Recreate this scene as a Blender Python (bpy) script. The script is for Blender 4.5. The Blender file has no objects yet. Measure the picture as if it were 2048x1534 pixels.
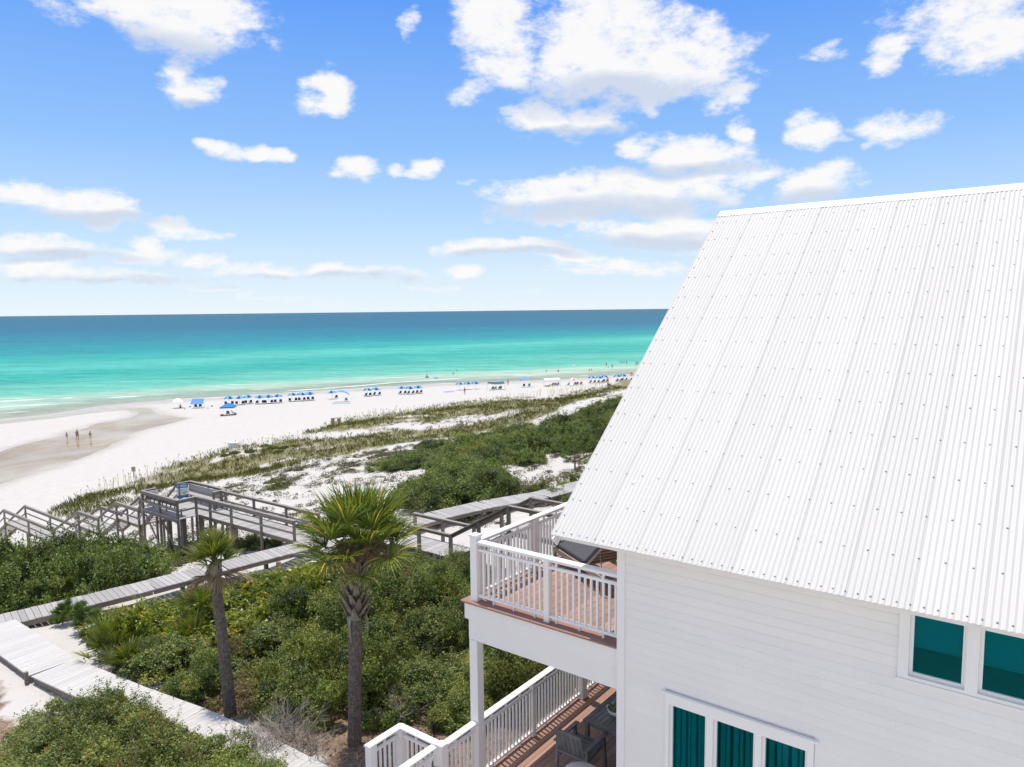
import bpy, bmesh, math, random
import numpy as np
from mathutils import Vector, Matrix

random.seed(7)
RNG = np.random.default_rng(7)
scene = bpy.context.scene
COL = scene.collection
R = math.radians

# ------------------------------------------------------------------ camera
CAM_H = 21.8                      # metres above the sea
FPX, PITCH, ROLL, YAW = 1458.4, 0.100084, -0.0111547, 0.9215785
_cp, _sp = math.cos(PITCH), math.sin(PITCH)
_w = Vector((0, _cp, -_sp)); _u0 = Vector((0, _sp, _cp)); _r0 = Vector((1, 0, 0))
_r = _r0*math.cos(ROLL) + _u0*math.sin(ROLL)
_u = -_r0*math.sin(ROLL) + _u0*math.cos(ROLL)
cam_d = bpy.data.cameras.new('camera')
cam = bpy.data.objects.new('camera', cam_d)
COL.objects.link(cam)
cam_d.sensor_fit = 'HORIZONTAL'; cam_d.sensor_width = 36.0
cam_d.lens = FPX*36.0/2048.0
cam_d.clip_start = 0.1; cam_d.clip_end = 100000
cam.matrix_world = Matrix((( _r.x, _u.x, -_w.x, 0), (_r.y, _u.y, -_w.y, 0), (_r.z, _u.z, -_w.z, CAM_H), (0, 0, 0, 1)))
scene.camera = cam

# ------------------------------------------------------------------ exposure
vs = scene.view_settings
vs.view_transform = 'Standard'; vs.look = 'None'; vs.gamma = 1.0; vs.use_curve_mapping = False
vs.exposure = 0.11

# ------------------------------------------------------------------ sun
SUN_EL, SUN_AZ = R(76.5), R(-40.0)          # azimuth from +Y, clockwise seen from above
sd = Vector((math.sin(SUN_AZ)*math.cos(SUN_EL), math.cos(SUN_AZ)*math.cos(SUN_EL), math.sin(SUN_EL)))
sun_d = bpy.data.lights.new('sun', 'SUN')
sun_d.energy = 4.0; sun_d.angle = R(0.53); sun_d.color = (1.0, 0.93, 0.83)
sun = bpy.data.objects.new('sun', sun_d); COL.objects.link(sun)
sun.rotation_euler = (-sd).to_track_quat('-Z', 'Y').to_euler()
sun.location = (0, 0, 80)

# ------------------------------------------------------------------ pixel <-> place (used to read places off the photograph)
def ray(px, py):
    return _r*((px-1024)/FPX) - _u*((py-767)/FPX) + _w
def at(px, py, z):
    r = ray(px, py); t = (z-CAM_H)/r.z
    return Vector((r.x*t, r.y*t, z))
def project(P):
    d = np.asarray(P, float) - np.array([0, 0, CAM_H])
    w = d @ np.array(_w); 
    return 1024+FPX*(d @ np.array(_r))/w, 767-FPX*(d @ np.array(_u))/w
AX = Vector((-math.sin(YAW), math.cos(YAW), 0)); BX = Vector((math.cos(YAW), math.sin(YAW), 0))
def ab(a, b, z=0.0):                       # house axes (a: along the front wall to the sea side, b: away) -> world; z above the camera
    return Vector((AX.x*a+BX.x*b, AX.y*a+BX.y*b, CAM_H+z))
HOUSE_ROT = YAW-math.pi/2                   # local x = -a, local y = b

# ------------------------------------------------------------------ sky
def azel(px, py):
    r = ray(px, py).normalized()
    return math.atan2(r.x, r.y), math.asin(r.z)
CLOUDS = [  # seen at, half width, half height, weight
 (330,10,150,60,1.15),(370,70,60,45,1.0),(250,-10,90,30,.8),(345,105,28,20,.8),
 (365,155,32,30,.95),(408,185,60,26,1.0),(375,205,40,16,.7),(335,170,30,14,.55),
 (640,160,30,28,.95),(668,190,38,36,1.0),(650,215,34,16,.75),(800,38,24,22,.85),(795,66,12,16,.6),
 (990,30,70,80,1.1),(1010,120,60,50,1.05),(950,185,50,22,.85),(1060,60,40,40,.6),
 (1230,60,120,75,1.2),(1290,120,150,75,1.25),(1420,145,70,50,1.0),(1465,170,32,34,.9),(1160,140,80,60,1.1),(1160,180,60,30,.9),(1400,30,45,20,.65),
 (1085,232,50,28,1.05),(1150,240,75,24,.95),(1210,200,30,24,.5),(1300,222,22,14,.6),
 (1270,300,42,28,.95),(1375,310,105,32,1.05),(1470,345,65,26,.95),(1500,325,40,14,.6),
 (1050,385,60,28,1.1),(1200,385,150,38,1.25),(1340,375,90,34,1.1),(1290,415,130,26,1.0),(1130,425,120,22,.9),(1440,390,26,20,.85),
 (1310,465,150,28,1.15),(1230,455,70,18,.8),(1420,470,80,30,1.0),
 (1620,380,80,30,1.05),(1670,345,50,26,.95),(1570,395,45,18,.8),
 (1490,258,26,17,.9),(1635,268,40,26,1.05),(1615,250,20,18,.8),(1725,292,16,9,.7),(1785,252,55,26,1.05),(1780,285,24,12,.7),
 (1790,85,36,24,.8),(1795,120,34,26,.9),(1750,125,22,14,.6),(1655,100,36,12,.55),
 (1960,20,120,46,1.05),(1990,70,70,40,1.0),(1920,105,42,28,.85),
 (395,291,20,9,.85),(440,296,36,15,.95),(500,303,55,16,1.0),(550,308,28,13,.95),
 (715,340,40,22,1.0),(660,348,18,8,.6),(795,348,20,12,.65),(865,345,30,22,1.0),(840,355,30,9,.7),(950,363,14,9,.5),
 (60,395,70,18,1.0),(150,412,80,26,1.05),(215,435,55,20,.95),(100,425,70,12,.7),
 (80,490,100,18,1.0),(150,505,50,16,.9),(293,490,27,14,1.0),(360,460,45,16,.9),(415,472,25,8,.6),
 (45,535,70,20,.8),(130,550,90,16,.75),(290,512,95,15,.95),(400,520,60,15,.9),(500,540,80,17,.85),(270,560,120,13,.7),(610,545,130,14,.8),(740,552,110,14,.75),(850,573,50,8,.7),
 (400,575,50,9,.6),(545,600,60,10,.5),(640,612,60,8,.45),
 (1000,495,130,15,1.05),(1150,515,80,13,1.0),(927,538,48,14,.95),(1290,530,170,12,.75),(1180,545,90,8,.6),(1060,580,60,7,.35)]
BASES = [(1200,420,230,20),(1310,485,170,14),(1620,400,100,14),(1000,510,150,9),(150,440,130,12),(90,512,120,9),(560,562,260,10),(150,568,160,8),(330,95,120,26),(1230,190,170,26),(1130,258,110,11),(1370,340,140,12),(390,220,70,10)]  # grey patches that paint the shade on the cloud undersides

world = bpy.data.worlds.new('World'); scene.world = world
world.use_nodes = True
wt = world.node_tree; wn, wl = wt.nodes, wt.links
wn.clear()
def WN(t, **k):
    n = wn.new(t)
    for a, v in k.items(): setattr(n, a, v)
    return n
tc = WN('ShaderNodeTexCoord')
nrm = WN('ShaderNodeVectorMath', operation='NORMALIZE'); wl.new(tc.outputs['Generated'], nrm.inputs[0])
sep = WN('ShaderNodeSeparateXYZ'); wl.new(nrm.outputs[0], sep.inputs[0])
aznode = WN('ShaderNodeMath', operation='ARCTAN2'); wl.new(sep.outputs[0], aznode.inputs[0]); wl.new(sep.outputs[1], aznode.inputs[1])
elnode = WN('ShaderNodeMath', operation='ARCSINE'); wl.new(sep.outputs[2], elnode.inputs[0])
pv = WN('ShaderNodeCombineXYZ'); wl.new(aznode.outputs[0], pv.inputs[0]); wl.new(elnode.outputs[0], pv.inputs[1])
nz1 = WN('ShaderNodeTexNoise'); nz1.inputs['Scale'].default_value = 21.0; nz1.inputs['Detail'].default_value = 9.0; nz1.inputs['Roughness'].default_value = .67
stv = WN('ShaderNodeVectorMath', operation='MULTIPLY'); stv.inputs[1].default_value = (1, 1, 1.9); wl.new(nrm.outputs[0], stv.inputs[0]); wl.new(stv.outputs[0], nz1.inputs['Vector'])
# warp the positions so that no outline stays an ellipse
nzw = WN('ShaderNodeTexNoise'); nzw.inputs['Scale'].default_value = 11.0; nzw.inputs['Detail'].default_value = 4.0; wl.new(stv.outputs[0], nzw.inputs['Vector'])
wsub = WN('ShaderNodeVectorMath', operation='SUBTRACT'); wl.new(nzw.outputs['Color'], wsub.inputs[0]); wsub.inputs[1].default_value = (.5, .5, .5)
wmul = WN('ShaderNodeVectorMath', operation='MULTIPLY'); wl.new(wsub.outputs[0], wmul.inputs[0]); wmul.inputs[1].default_value = (.085, .038, 0)
padd = WN('ShaderNodeVectorMath', operation='ADD'); wl.new(pv.outputs[0], padd.inputs[0]); wl.new(wmul.outputs[0], padd.inputs[1])
def blob_field(items):
    last = None
    for n_, it in enumerate(items):
        cx, cy, rx, ry = it[:4]; w = it[4] if len(it) > 4 else 1.0
        a0, e0 = azel(cx, cy); sx = FPX/(rx*1.25); sy = FPX/(ry*1.25)
        m = WN('ShaderNodeVectorMath', operation='MULTIPLY_ADD')
        wl.new(padd.outputs[0], m.inputs[0]); m.inputs[1].default_value = (sx, sy, 0); m.inputs[2].default_value = (-a0*sx, -e0*sy, 0)
        if last is not None and n_ % 5 == 0:   # ties each step to the one before it, so the shader stays small
            k_ = WN('ShaderNodeVectorMath', operation='MULTIPLY_ADD'); wl.new(last.outputs[0], k_.inputs[0]); k_.inputs[1].default_value = (1e-7, 1e-7, 0); k_.inputs[2].default_value = (-a0*sx, -e0*sy, 0)
            wl.new(k_.outputs[0], m.inputs[2])
        d = WN('ShaderNodeVectorMath', operation='DOT_PRODUCT'); wl.new(m.outputs[0], d.inputs[0]); wl.new(m.outputs[0], d.inputs[1])
        f = WN('ShaderNodeMath', operation='MULTIPLY_ADD'); wl.new(d.outputs['Value'], f.inputs[0]); f.inputs[1].default_value = -w*.8; f.inputs[2].default_value = w
        if last is None: last = f
        else:
            mx = WN('ShaderNodeMath', operation='SMOOTH_MAX'); mx.inputs[2].default_value = .25
            wl.new(last.outputs[0], mx.inputs[0]); wl.new(f.outputs[0], mx.inputs[1]); last = mx
    return last
field = blob_field(CLOUDS)
# the sky outside the picture goes on with scattered clouds, thickened to whiten the fill light
gen = WN('ShaderNodeTexNoise'); gen.inputs['Scale'].default_value = 4.5; gen.inputs['Detail'].default_value = 2.0; wl.new(stv.outputs[0], gen.inputs['Vector'])
genf = WN('ShaderNodeMapRange'); wl.new(gen.outputs['Fac'], genf.inputs[0])
genf.inputs[1].default_value = .41; genf.inputs[2].default_value = .57; genf.inputs[3].default_value = -.3; genf.inputs[4].default_value = 1.1
absaz = WN('ShaderNodeMath', operation='ABSOLUTE'); wl.new(aznode.outputs[0], absaz.inputs[0])
o1 = WN('ShaderNodeMapRange'); wl.new(absaz.outputs[0], o1.inputs[0]); o1.inputs[1].default_value = .66; o1.inputs[2].default_value = .8
o2 = WN('ShaderNodeMapRange'); wl.new(elnode.outputs[0], o2.inputs[0]); o2.inputs[1].default_value = .42; o2.inputs[2].default_value = .52
omx = WN('ShaderNodeMath', operation='MAXIMUM'); wl.new(o1.outputs[0], omx.inputs[0]); wl.new(o2.outputs[0], omx.inputs[1])
goff = WN('ShaderNodeMath', operation='MULTIPLY_ADD'); wl.new(omx.outputs[0], goff.inputs[0]); goff.inputs[1].default_value = 3.0; goff.inputs[2].default_value = -3.0
gsum = WN('ShaderNodeMath', operation='ADD'); wl.new(genf.outputs[0], gsum.inputs[0]); wl.new(goff.outputs[0], gsum.inputs[1])
fmax = WN('ShaderNodeMath', operation='MAXIMUM'); wl.new(field.outputs[0], fmax.inputs[0]); wl.new(gsum.outputs[0], fmax.inputs[1])
fcl = WN('ShaderNodeMath', operation='MAXIMUM'); wl.new(fmax.outputs[0], fcl.inputs[0]); fcl.inputs[1].default_value = -1.0
fcm = WN('ShaderNodeMath', operation='MINIMUM'); wl.new(fcl.outputs[0], fcm.inputs[0]); fcm.inputs[1].default_value = 1.0
dens = WN('ShaderNodeMath', operation='MULTIPLY_ADD'); wl.new(nz1.outputs['Fac'], dens.inputs[0]); dens.inputs[1].default_value = 2.7; wl.new(fcm.outputs[0], dens.inputs[2])
alpha = WN('ShaderNodeMapRange'); alpha.interpolation_type = 'SMOOTHSTEP'; wl.new(dens.outputs[0], alpha.inputs[0])
alpha.inputs[1].default_value = 1.46; alpha.inputs[2].default_value = 2.36; alpha.inputs[4].default_value = .97
above = WN('ShaderNodeMapRange'); wl.new(elnode.outputs[0], above.inputs[0]); above.inputs[1].default_value = .002; above.inputs[2].default_value = .03
afin = WN('ShaderNodeMath', operation='MULTIPLY'); wl.new(alpha.outputs[0], afin.inputs[0]); wl.new(above.outputs[0], afin.inputs[1])
bfield = blob_field(BASES)
bsh = WN('ShaderNodeMath', operation='MULTIPLY_ADD'); wl.new(nz1.outputs['Fac'], bsh.inputs[0]); bsh.inputs[1].default_value = 1.2; wl.new(bfield.outputs[0], bsh.inputs[2])
bfac = WN('ShaderNodeMapRange'); wl.new(bsh.outputs[0], bfac.inputs[0]); bfac.inputs[1].default_value = .4; bfac.inputs[2].default_value = 1.45
ccol = WN('ShaderNodeMix', data_type='RGBA'); wl.new(bfac.outputs[0], ccol.inputs[0])
ccol.inputs[6].default_value = (1, .99, .985, 1); ccol.inputs[7].default_value = (.66, .73, .86, 1)
sky = WN('ShaderNodeTexSky', sky_type='NISHITA'); sky.sun_disc = False
sky.sun_elevation = SUN_EL; sky.sun_rotation = SUN_AZ
sky.altitude = 0; sky.air_density = 1.0; sky.dust_density = .12; sky.ozone_density = 1.6
tint = WN('ShaderNodeValToRGB'); wl.new(elnode.outputs[0], tint.inputs[0])     # deeper azure overhead, milky at the horizon
te = tint.color_ramp
for p_, c_ in ((0., (.78, .88, .97)), (.05, (.66, .81, .96)), (.115, (.48, .70, .97)), (.21, (.28, .53, .96)), (.38, (.115, .34, .93)), (1., (.04, .16, .62))):
    e_ = te.elements[0] if p_ == 0. else te.elements[len(te.elements)-1] if p_ == 1. else te.elements.new(p_)
    e_.color = (*c_, 1)
tsc = WN('ShaderNodeVectorMath', operation='SCALE'); wl.new(tint.outputs[0], tsc.inputs[0]); tsc.inputs['Scale'].default_value = 10.5
hsv = WN('ShaderNodeMix', data_type='RGBA'); hsv.inputs[0].default_value = .88; wl.new(sky.outputs[0], hsv.inputs[6]); wl.new(tsc.outputs[0], hsv.inputs[7])
bg1 = WN('ShaderNodeBackground'); bg1.inputs['Strength'].default_value = .095; wl.new(hsv.outputs[2], bg1.inputs['Color'])
bg2 = WN('ShaderNodeBackground'); bg2.inputs['Strength'].default_value = .91; wl.new(ccol.outputs[2], bg2.inputs['Color'])
wmix = WN('ShaderNodeMixShader'); wl.new(afin.outputs[0], wmix.inputs[0]); wl.new(bg1.outputs[0], wmix.inputs[1]); wl.new(bg2.outputs[0], wmix.inputs[2])
wo = WN('ShaderNodeOutputWorld'); wl.new(wmix.outputs[0], wo.inputs['Surface'])
world.cycles.sampling_method = 'MANUAL'; world.cycles.sample_map_resolution = 512
scene.cycles.max_bounces = 8; scene.cycles.transparent_max_bounces = 12
scene.cycles.use_denoising = True

# ------------------------------------------------------------------ helpers: things, parts, meshes
def link(o, parent=None):
    COL.objects.link(o)
    if parent is not None: o.parent = parent
    return o
def tag(o, label=None, cat=None, group=None, kind=None):
    if label: o['label'] = label
    if cat: o['category'] = cat
    if group: o['group'] = group
    if kind: o['kind'] = kind
    return o
def thing(name, label, cat, loc=(0, 0, 0), rotz=0.0, group=None):
    o = bpy.data.objects.new(name, None); o.empty_display_size = .3
    o.location = loc; o.rotation_euler = (0, 0, rotz); link(o)
    return tag(o, label, cat, group)
def fast_mesh(name, verts, faces, mat=None, smooth=False, mat_idx=None, mats=None):
    """verts (n,3) array; faces (m,k) array or list of lists"""
    me = bpy.data.meshes.new(name)
    verts = np.asarray(verts, np.float32)
    if isinstance(faces, np.ndarray):
        k = faces.shape[1]; m = faces.shape[0]
        me.vertices.add(len(verts)); me.vertices.foreach_set('co', verts.ravel())
        me.loops.add(m*k); me.loops.foreach_set('vertex_index', faces.astype(np.int32).ravel())
        me.polygons.add(m); me.polygons.foreach_set('loop_start', np.arange(0, m*k, k, dtype=np.int32))
        me.update(calc_edges=True)
    else:
        me.from_pydata([tuple(map(float, v)) for v in verts], [], faces)
    for mm in (mats or ([mat] if mat else [])): me.materials.append(mm)
    if mat_idx is not None: me.polygons.foreach_set('material_index', np.asarray(mat_idx, np.int32))
    if smooth: me.polygons.foreach_set('use_smooth', np.ones(len(me.polygons), bool))
    me.update()
    return me
def fattr(me, name, vals, domain='POINT'):
    a = me.attributes.new(name, 'FLOAT', domain); a.data.foreach_set('value', np.asarray(vals, np.float32))
class MB:
    def __init__(s): s.v = []; s.f = []; s.mi = []; s.cur = 0
    def add(s, vs, fs):
        o = len(s.v); s.v += [tuple(v) for v in vs]; s.f += [[i+o for i in f] for f in fs]; s.mi += [s.cur]*len(fs); return s
    def box(s, x0, x1, y0, y1, z0, z1):
        vs_ = [(x0,y0,z0),(x1,y0,z0),(x1,y1,z0),(x0,y1,z0),(x0,y0,z1),(x1,y0,z1),(x1,y1,z1),(x0,y1,z1)]
        return s.add(vs_, [(0,3,2,1),(4,5,6,7),(0,1,5,4),(1,2,6,5),(2,3,7,6),(3,0,4,7)])
    def bar(s, p0, p1, w, h, up=(0, 0, 1)):
        p0, p1 = Vector(p0), Vector(p1); x = (p1-p0).normalized(); y = Vector(up).cross(x)
        if y.length < 1e-4: y = Vector((0, 1, 0)).cross(x)
        y.normalize(); z = x.cross(y)
        c = [p+y*sy*w/2+z*sz*h/2 for p in (p0, p1) for sy, sz in ((-1,-1),(1,-1),(1,1),(-1,1))]
        return s.add(c, [(0,3,2,1),(4,5,6,7),(0,1,5,4),(1,2,6,5),(2,3,7,6),(3,0,4,7)])
    def tube(s, pts, rad, n=8, caps=True):
        pts = [Vector(p) for p in pts]; o = len(s.v); vs_ = []
        if not hasattr(rad, '__len__'): rad = [rad]*len(pts)
        prev = None
        for i, p in enumerate(pts):
            t = (pts[min(i+1, len(pts)-1)]-pts[max(i-1, 0)]).normalized()
            ref = prev if prev is not None else (Vector((1,0,0)) if abs(t.x) < .9 else Vector((0,1,0)))
            y = (ref - t*ref.dot(t)).normalized(); prev = y; z = t.cross(y)
            for k in range(n):
                an = 2*math.pi*k/n; vs_.append(p+(y*math.cos(an)+z*math.sin(an))*rad[i])
        fs = [(i*n+k, i*n+(k+1) % n, (i+1)*n+(k+1) % n, (i+1)*n+k) for i in range(len(pts)-1) for k in range(n)]
        if caps: fs += [tuple(range(n-1, -1, -1)), tuple((len(pts)-1)*n+k for k in range(n))]
        return s.add(vs_, fs)
    def lathe(s, prof, n=16, c=(0, 0, 0)):
        vs_ = [(c[0]+r*math.cos(2*math.pi*k/n), c[1]+r*math.sin(2*math.pi*k/n), c[2]+z) for r, z in prof for k in range(n)]
        fs = [(i*n+k, i*n+(k+1) % n, (i+1)*n+(k+1) % n, (i+1)*n+k) for i in range(len(prof)-1) for k in range(n)]
        return s.add(vs_, fs)
    def mesh(s, name, mats, smooth=False):
        if not isinstance(mats, (list, tuple)): mats = [mats]
        me = bpy.data.meshes.new(name); me.from_pydata(s.v, [], s.f)
        for m in mats: me.materials.append(m)
        if len(mats) > 1: me.polygons.foreach_set('material_index', np.array(s.mi, np.int32))
        if smooth: me.polygons.foreach_set('use_smooth', np.ones(len(me.polygons), bool))
        me.update(); return me
    def build(s, name, mats, parent=None, smooth=False, bevel=0):
        o = bpy.data.objects.new(name, s.mesh(name, mats, smooth)); link(o, parent)
        if bevel:
            b = o.modifiers.new('bevel', 'BEVEL'); b.width = bevel; b.segments = 2; b.limit_method = 'ANGLE'
        return o
def put(name, me, parent=None, loc=(0, 0, 0), rot=(0, 0, 0), sc=(1, 1, 1)):
    o = bpy.data.objects.new(name, me); o.location = loc; o.rotation_euler = rot; o.scale = sc
    return link(o, parent)
_UB = {}
def unit_box(mat):
    if mat.name not in _UB: _UB[mat.name] = MB().box(-.5, .5, -.5, .5, -.5, .5).mesh('box_'+mat.name, mat)
    return _UB[mat.name]
def bar(name, parent, mat, p0, p1, w, h, up=(0, 0, 1), me=None):
    p0, p1 = Vector(p0), Vector(p1); d = p1-p0; L = d.length; x = d/L; y = Vector(up).cross(x)
    if y.length < 1e-4: y = Vector((0, 1, 0)).cross(x)
    y.normalize(); z = x.cross(y); c = (p0+p1)/2
    o = bpy.data.objects.new(name, me or unit_box(mat)); link(o, parent)
    o.matrix_basis = Matrix(((x.x*L, y.x*w, z.x*h, c.x), (x.y*L, y.y*w, z.y*h, c.y), (x.z*L, y.z*w, z.z*h, c.z), (0, 0, 0, 1)))
    return o
def slab(name, parent, mat, x0, x1, y0, y1, z0, z1):
    o = bpy.data.objects.new(name, unit_box(mat)); link(o, parent)
    o.location = ((x0+x1)/2, (y0+y1)/2, (z0+z1)/2); o.scale = (abs(x1-x0), abs(y1-y0), abs(z1-z0))
    return o
def copy_tree(o, parent=None):
    c = o.copy(); COL.objects.link(c); c.parent = parent
    for ch in [k for k in ALLCH(o)]: copy_tree(ch, c)
    return c
def ALLCH(o): return [k for k in bpy.data.objects if k.parent == o]

# ------------------------------------------------------------------ materials
class NT:
    def __init__(s, name):
        s.m = bpy.data.materials.new(name); s.m.use_nodes = True; s.t = s.m.node_tree; s.t.nodes.clear()
        s.out = s.n('ShaderNodeOutputMaterial')
    def n(s, t, ins=None, **k):
        nd = s.t.nodes.new(t)
        for a, v in k.items(): setattr(nd, a, v)
        for a, v in (ins or {}).items():
            if hasattr(v, 'is_output'): s.t.links.new(v, nd.inputs[a])
            else: nd.inputs[a].default_value = v
        return nd
    def mix(s, fac, c1, c2, blend='MIX'):
        nd = s.n('ShaderNodeMix', data_type='RGBA', blend_type=blend)
        for i, v in ((0, fac), (6, c1), (7, c2)):
            if hasattr(v, 'is_output'): s.t.links.new(v, nd.inputs[i])
            else: nd.inputs[i].default_value = v if i == 0 else (*v[:3], 1)
        return nd.outputs[2]
    def noise(s, scale, detail=4, rough=.55, vec=None, dist=0):
        nd = s.n('ShaderNodeTexNoise', {'Scale': scale, 'Detail': detail, 'Roughness': rough, 'Distortion': dist})
        if vec is not None: s.t.links.new(vec, nd.inputs['Vector'])
        return nd.outputs['Fac']
    def rng(s, v, a, b, c=0., d=1., smooth=False):
        nd = s.n('ShaderNodeMapRange', {0: v, 1: a, 2: b, 3: c, 4: d})
        if smooth: nd.interpolation_type = 'SMOOTHSTEP'
        return nd.outputs[0]
    def math(s, op, a, b=0., c=0.):
        return s.n('ShaderNodeMath', {0: a, 1: b, 2: c}, operation=op).outputs[0]
    def pos(s): return s.n('ShaderNodeNewGeometry').outputs['Position']
    def obj(s, scale=(1, 1, 1)):
        v = s.n('ShaderNodeTexCoord').outputs['Object']
        return s.n('ShaderNodeVectorMath', {0: v, 1: scale}, operation='MULTIPLY').outputs[0]
    def vscale(s, v, sc): return s.n('ShaderNodeVectorMath', {0: v, 1: sc}, operation='MULTIPLY').outputs[0]
    def orand(s): return s.n('ShaderNodeObjectInfo').outputs['Random']
    def attr(s, name): return s.n('ShaderNodeAttribute', attribute_name=name).outputs['Fac']
    def bump(s, h, strength=.3, dist=.02):
        return s.n('ShaderNodeBump', {'Height': h, 'Strength': strength, 'Distance': dist}).outputs[0]
    def done(s, shader): s.t.links.new(shader, s.out.inputs['Surface']); return s.m
    def bsdf(s, col, rough=.6, spec=.4, normal=None, metallic=0., **k):
        ins = {'Base Color': col if hasattr(col, 'is_output') else (*col[:3], 1), 'Roughness': rough, 'Specular IOR Level': spec, 'Metallic': metallic}
        if normal is not None: ins['Normal'] = normal
        ins.update(k)
        return s.n('ShaderNodeBsdfPrincipled', ins).outputs[0]
def sc3(c, k): return tuple(x*k for x in c)
def pmat(name, c1, c2=None, scale=4., rough=.6, spec=.35, orand=0., stretch=None, bump=0., bscale=60., metallic=0., detail=5):
    t = NT(name); v = t.obj(stretch) if stretch else t.pos()
    col = (*c1, 1)
    if c2 is not None: col = t.mix(t.rng(t.noise(scale, detail, .6, v), .3, .7), c1, c2)
    if orand:
        k = t.rng(t.orand(), 0, 1, 1-orand, 1+orand)
        g = t.n('ShaderNodeCombineXYZ', {0: k, 1: k, 2: k}).outputs[0]
        col = t.mix(1., col if hasattr(col, 'is_output') else col, g, 'MULTIPLY')
    nrm_ = t.bump(t.noise(bscale, 4, .6, v), bump, .01) if bump else None
    return t.done(t.bsdf(col, rough, spec, nrm_, metallic))

M = {}
M['white_paint'] = pmat('white_paint', (.86, .828, .77), (.82, .793, .74), 1.3, rough=.45, orand=.015)
M['white_trim'] = pmat('white_trim', (.88, .85, .795), (.845, .817, .768), 2., rough=.4, orand=.02)
M['siding'] = pmat('siding', (.86, .828, .765), (.825, .797, .74), .9, rough=.5, orand=.018)
M['roof_metal'] = pmat('roof_metal', (.62, .605, .568), (.578, .565, .532), 1.1, stretch=(1.2, .25, .25), rough=.5, spec=.3, orand=.03)
M['screw'] = pmat('screw', (.14, .14, .14), rough=.5)
M['deck_wood'] = pmat('deck_wood', (.43, .265, .195), (.31, .18, .13), 1.6, stretch=(2.5, 1.2, 1), rough=.62, orand=.22, bump=.25, bscale=30)
M['deck_trim'] = pmat('deck_trim', (.36, .20, .15), (.27, .15, .115), 2., rough=.6, orand=.1)
M['grey_wood'] = pmat('grey_wood', (.43, .415, .395), (.33, .315, .30), 2.2, stretch=(2.2, 5, 5), rough=.8, orand=.16, bump=.2)
M['post_wood'] = pmat('post_wood', (.27, .225, .185), (.17, .14, .115), 2.5, stretch=(3, 7, 7), rough=.85, orand=.18, bump=.3)
M['rail_wood'] = pmat('rail_wood', (.34, .31, .285), (.22, .195, .175), 2.5, stretch=(5, 6, 6), rough=.85, orand=.15, bump=.3)
M['pale_plank'] = pmat('pale_plank', (.56, .54, .505), (.49, .475, .45), 2., stretch=(2, 4, 4), rough=.7, orand=.06)
M['yellow_paint'] = pmat('yellow_paint', (.62, .44, .07), (.5, .36, .09), 6., rough=.7)
M['dark_int'] = pmat('dark_interior', (.06, .065, .065), rough=.9)
M['blind'] = pmat('blind_fabric', (.56, .60, .59), (.46, .50, .49), 30., rough=.9)
M['teak'] = pmat('teak', (.40, .33, .26), (.30, .25, .20), 5., rough=.6, orand=.08)
M['dark_teak'] = pmat('grey_teak', (.22, .22, .21), (.155, .15, .145), 5., rough=.65, orand=.14)
M['charcoal'] = pmat('charcoal_fabric', (.085, .09, .10), (.065, .07, .078), 40., rough=.9, bump=.3, bscale=300)
M['black_metal'] = pmat('black_metal', (.02, .02, .022), rough=.4)
M['steel'] = pmat('steel', (.55, .56, .57), rough=.35, metallic=.8)
M['ceramic'] = pmat('ceramic', (.76, .75, .72), (.66, .65, .62), 14., rough=.5)
t = NT('window_glass')                             # teal film on the panes
gl = t.n('ShaderNodeBsdfGlossy', {'Color': (.12, .85, .88, 1), 'Roughness': .015}).outputs[0]
tr = t.n('ShaderNodeBsdfTransparent', {'Color': (.01, .68, .71, 1)}).outputs[0]
fi = t.n('ShaderNodeBsdfDiffuse', {'Color': (.0, .20, .22, 1)}).outputs[0]
fr = t.n('ShaderNodeFresnel', {'IOR': 1.5}).outputs[0]
body = t.n('ShaderNodeMixShader', {0: .03, 1: tr, 2: fi}).outputs[0]
M['glass'] = t.done(t.n('ShaderNodeMixShader', {0: t.math('MULTIPLY_ADD', fr, .5, .004), 1: body, 2: gl}).outputs[0])

# ------------------------------------------------------------------ terrain
def vnoise(x, y, scale, seed=0):
    x = np.asarray(x, float)/scale; y = np.asarray(y, float)/scale
    xi = np.floor(x).astype(np.int64); yi = np.floor(y).astype(np.int64); fx = x-xi; fy = y-yi
    def h(i, j):
        n = (i*374761393 + j*668265263 + seed*982451653) & 0x7fffffff
        n = ((n ^ (n >> 13))*1274126177) & 0x7fffffff
        return ((n ^ (n >> 16)) & 0xffff)/65535.0
    u = fx*fx*(3-2*fx); v = fy*fy*(3-2*fy)
    return (h(xi, yi)*(1-u)+h(xi+1, yi)*u)*(1-v)+(h(xi, yi+1)*(1-u)+h(xi+1, yi+1)*u)*v
def fbm(x, y, scale, seed=0, oct=4):
    s = 0; a = .5
    for k in range(oct): s = s+a*vnoise(x, y, scale/2**k, seed+k*17); a *= .5
    return s/(1-.5**oct)
CP = []
def deep(z): return z*(1+.118*max(0., min(1., (-z-13.0)/3.5)))
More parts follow.
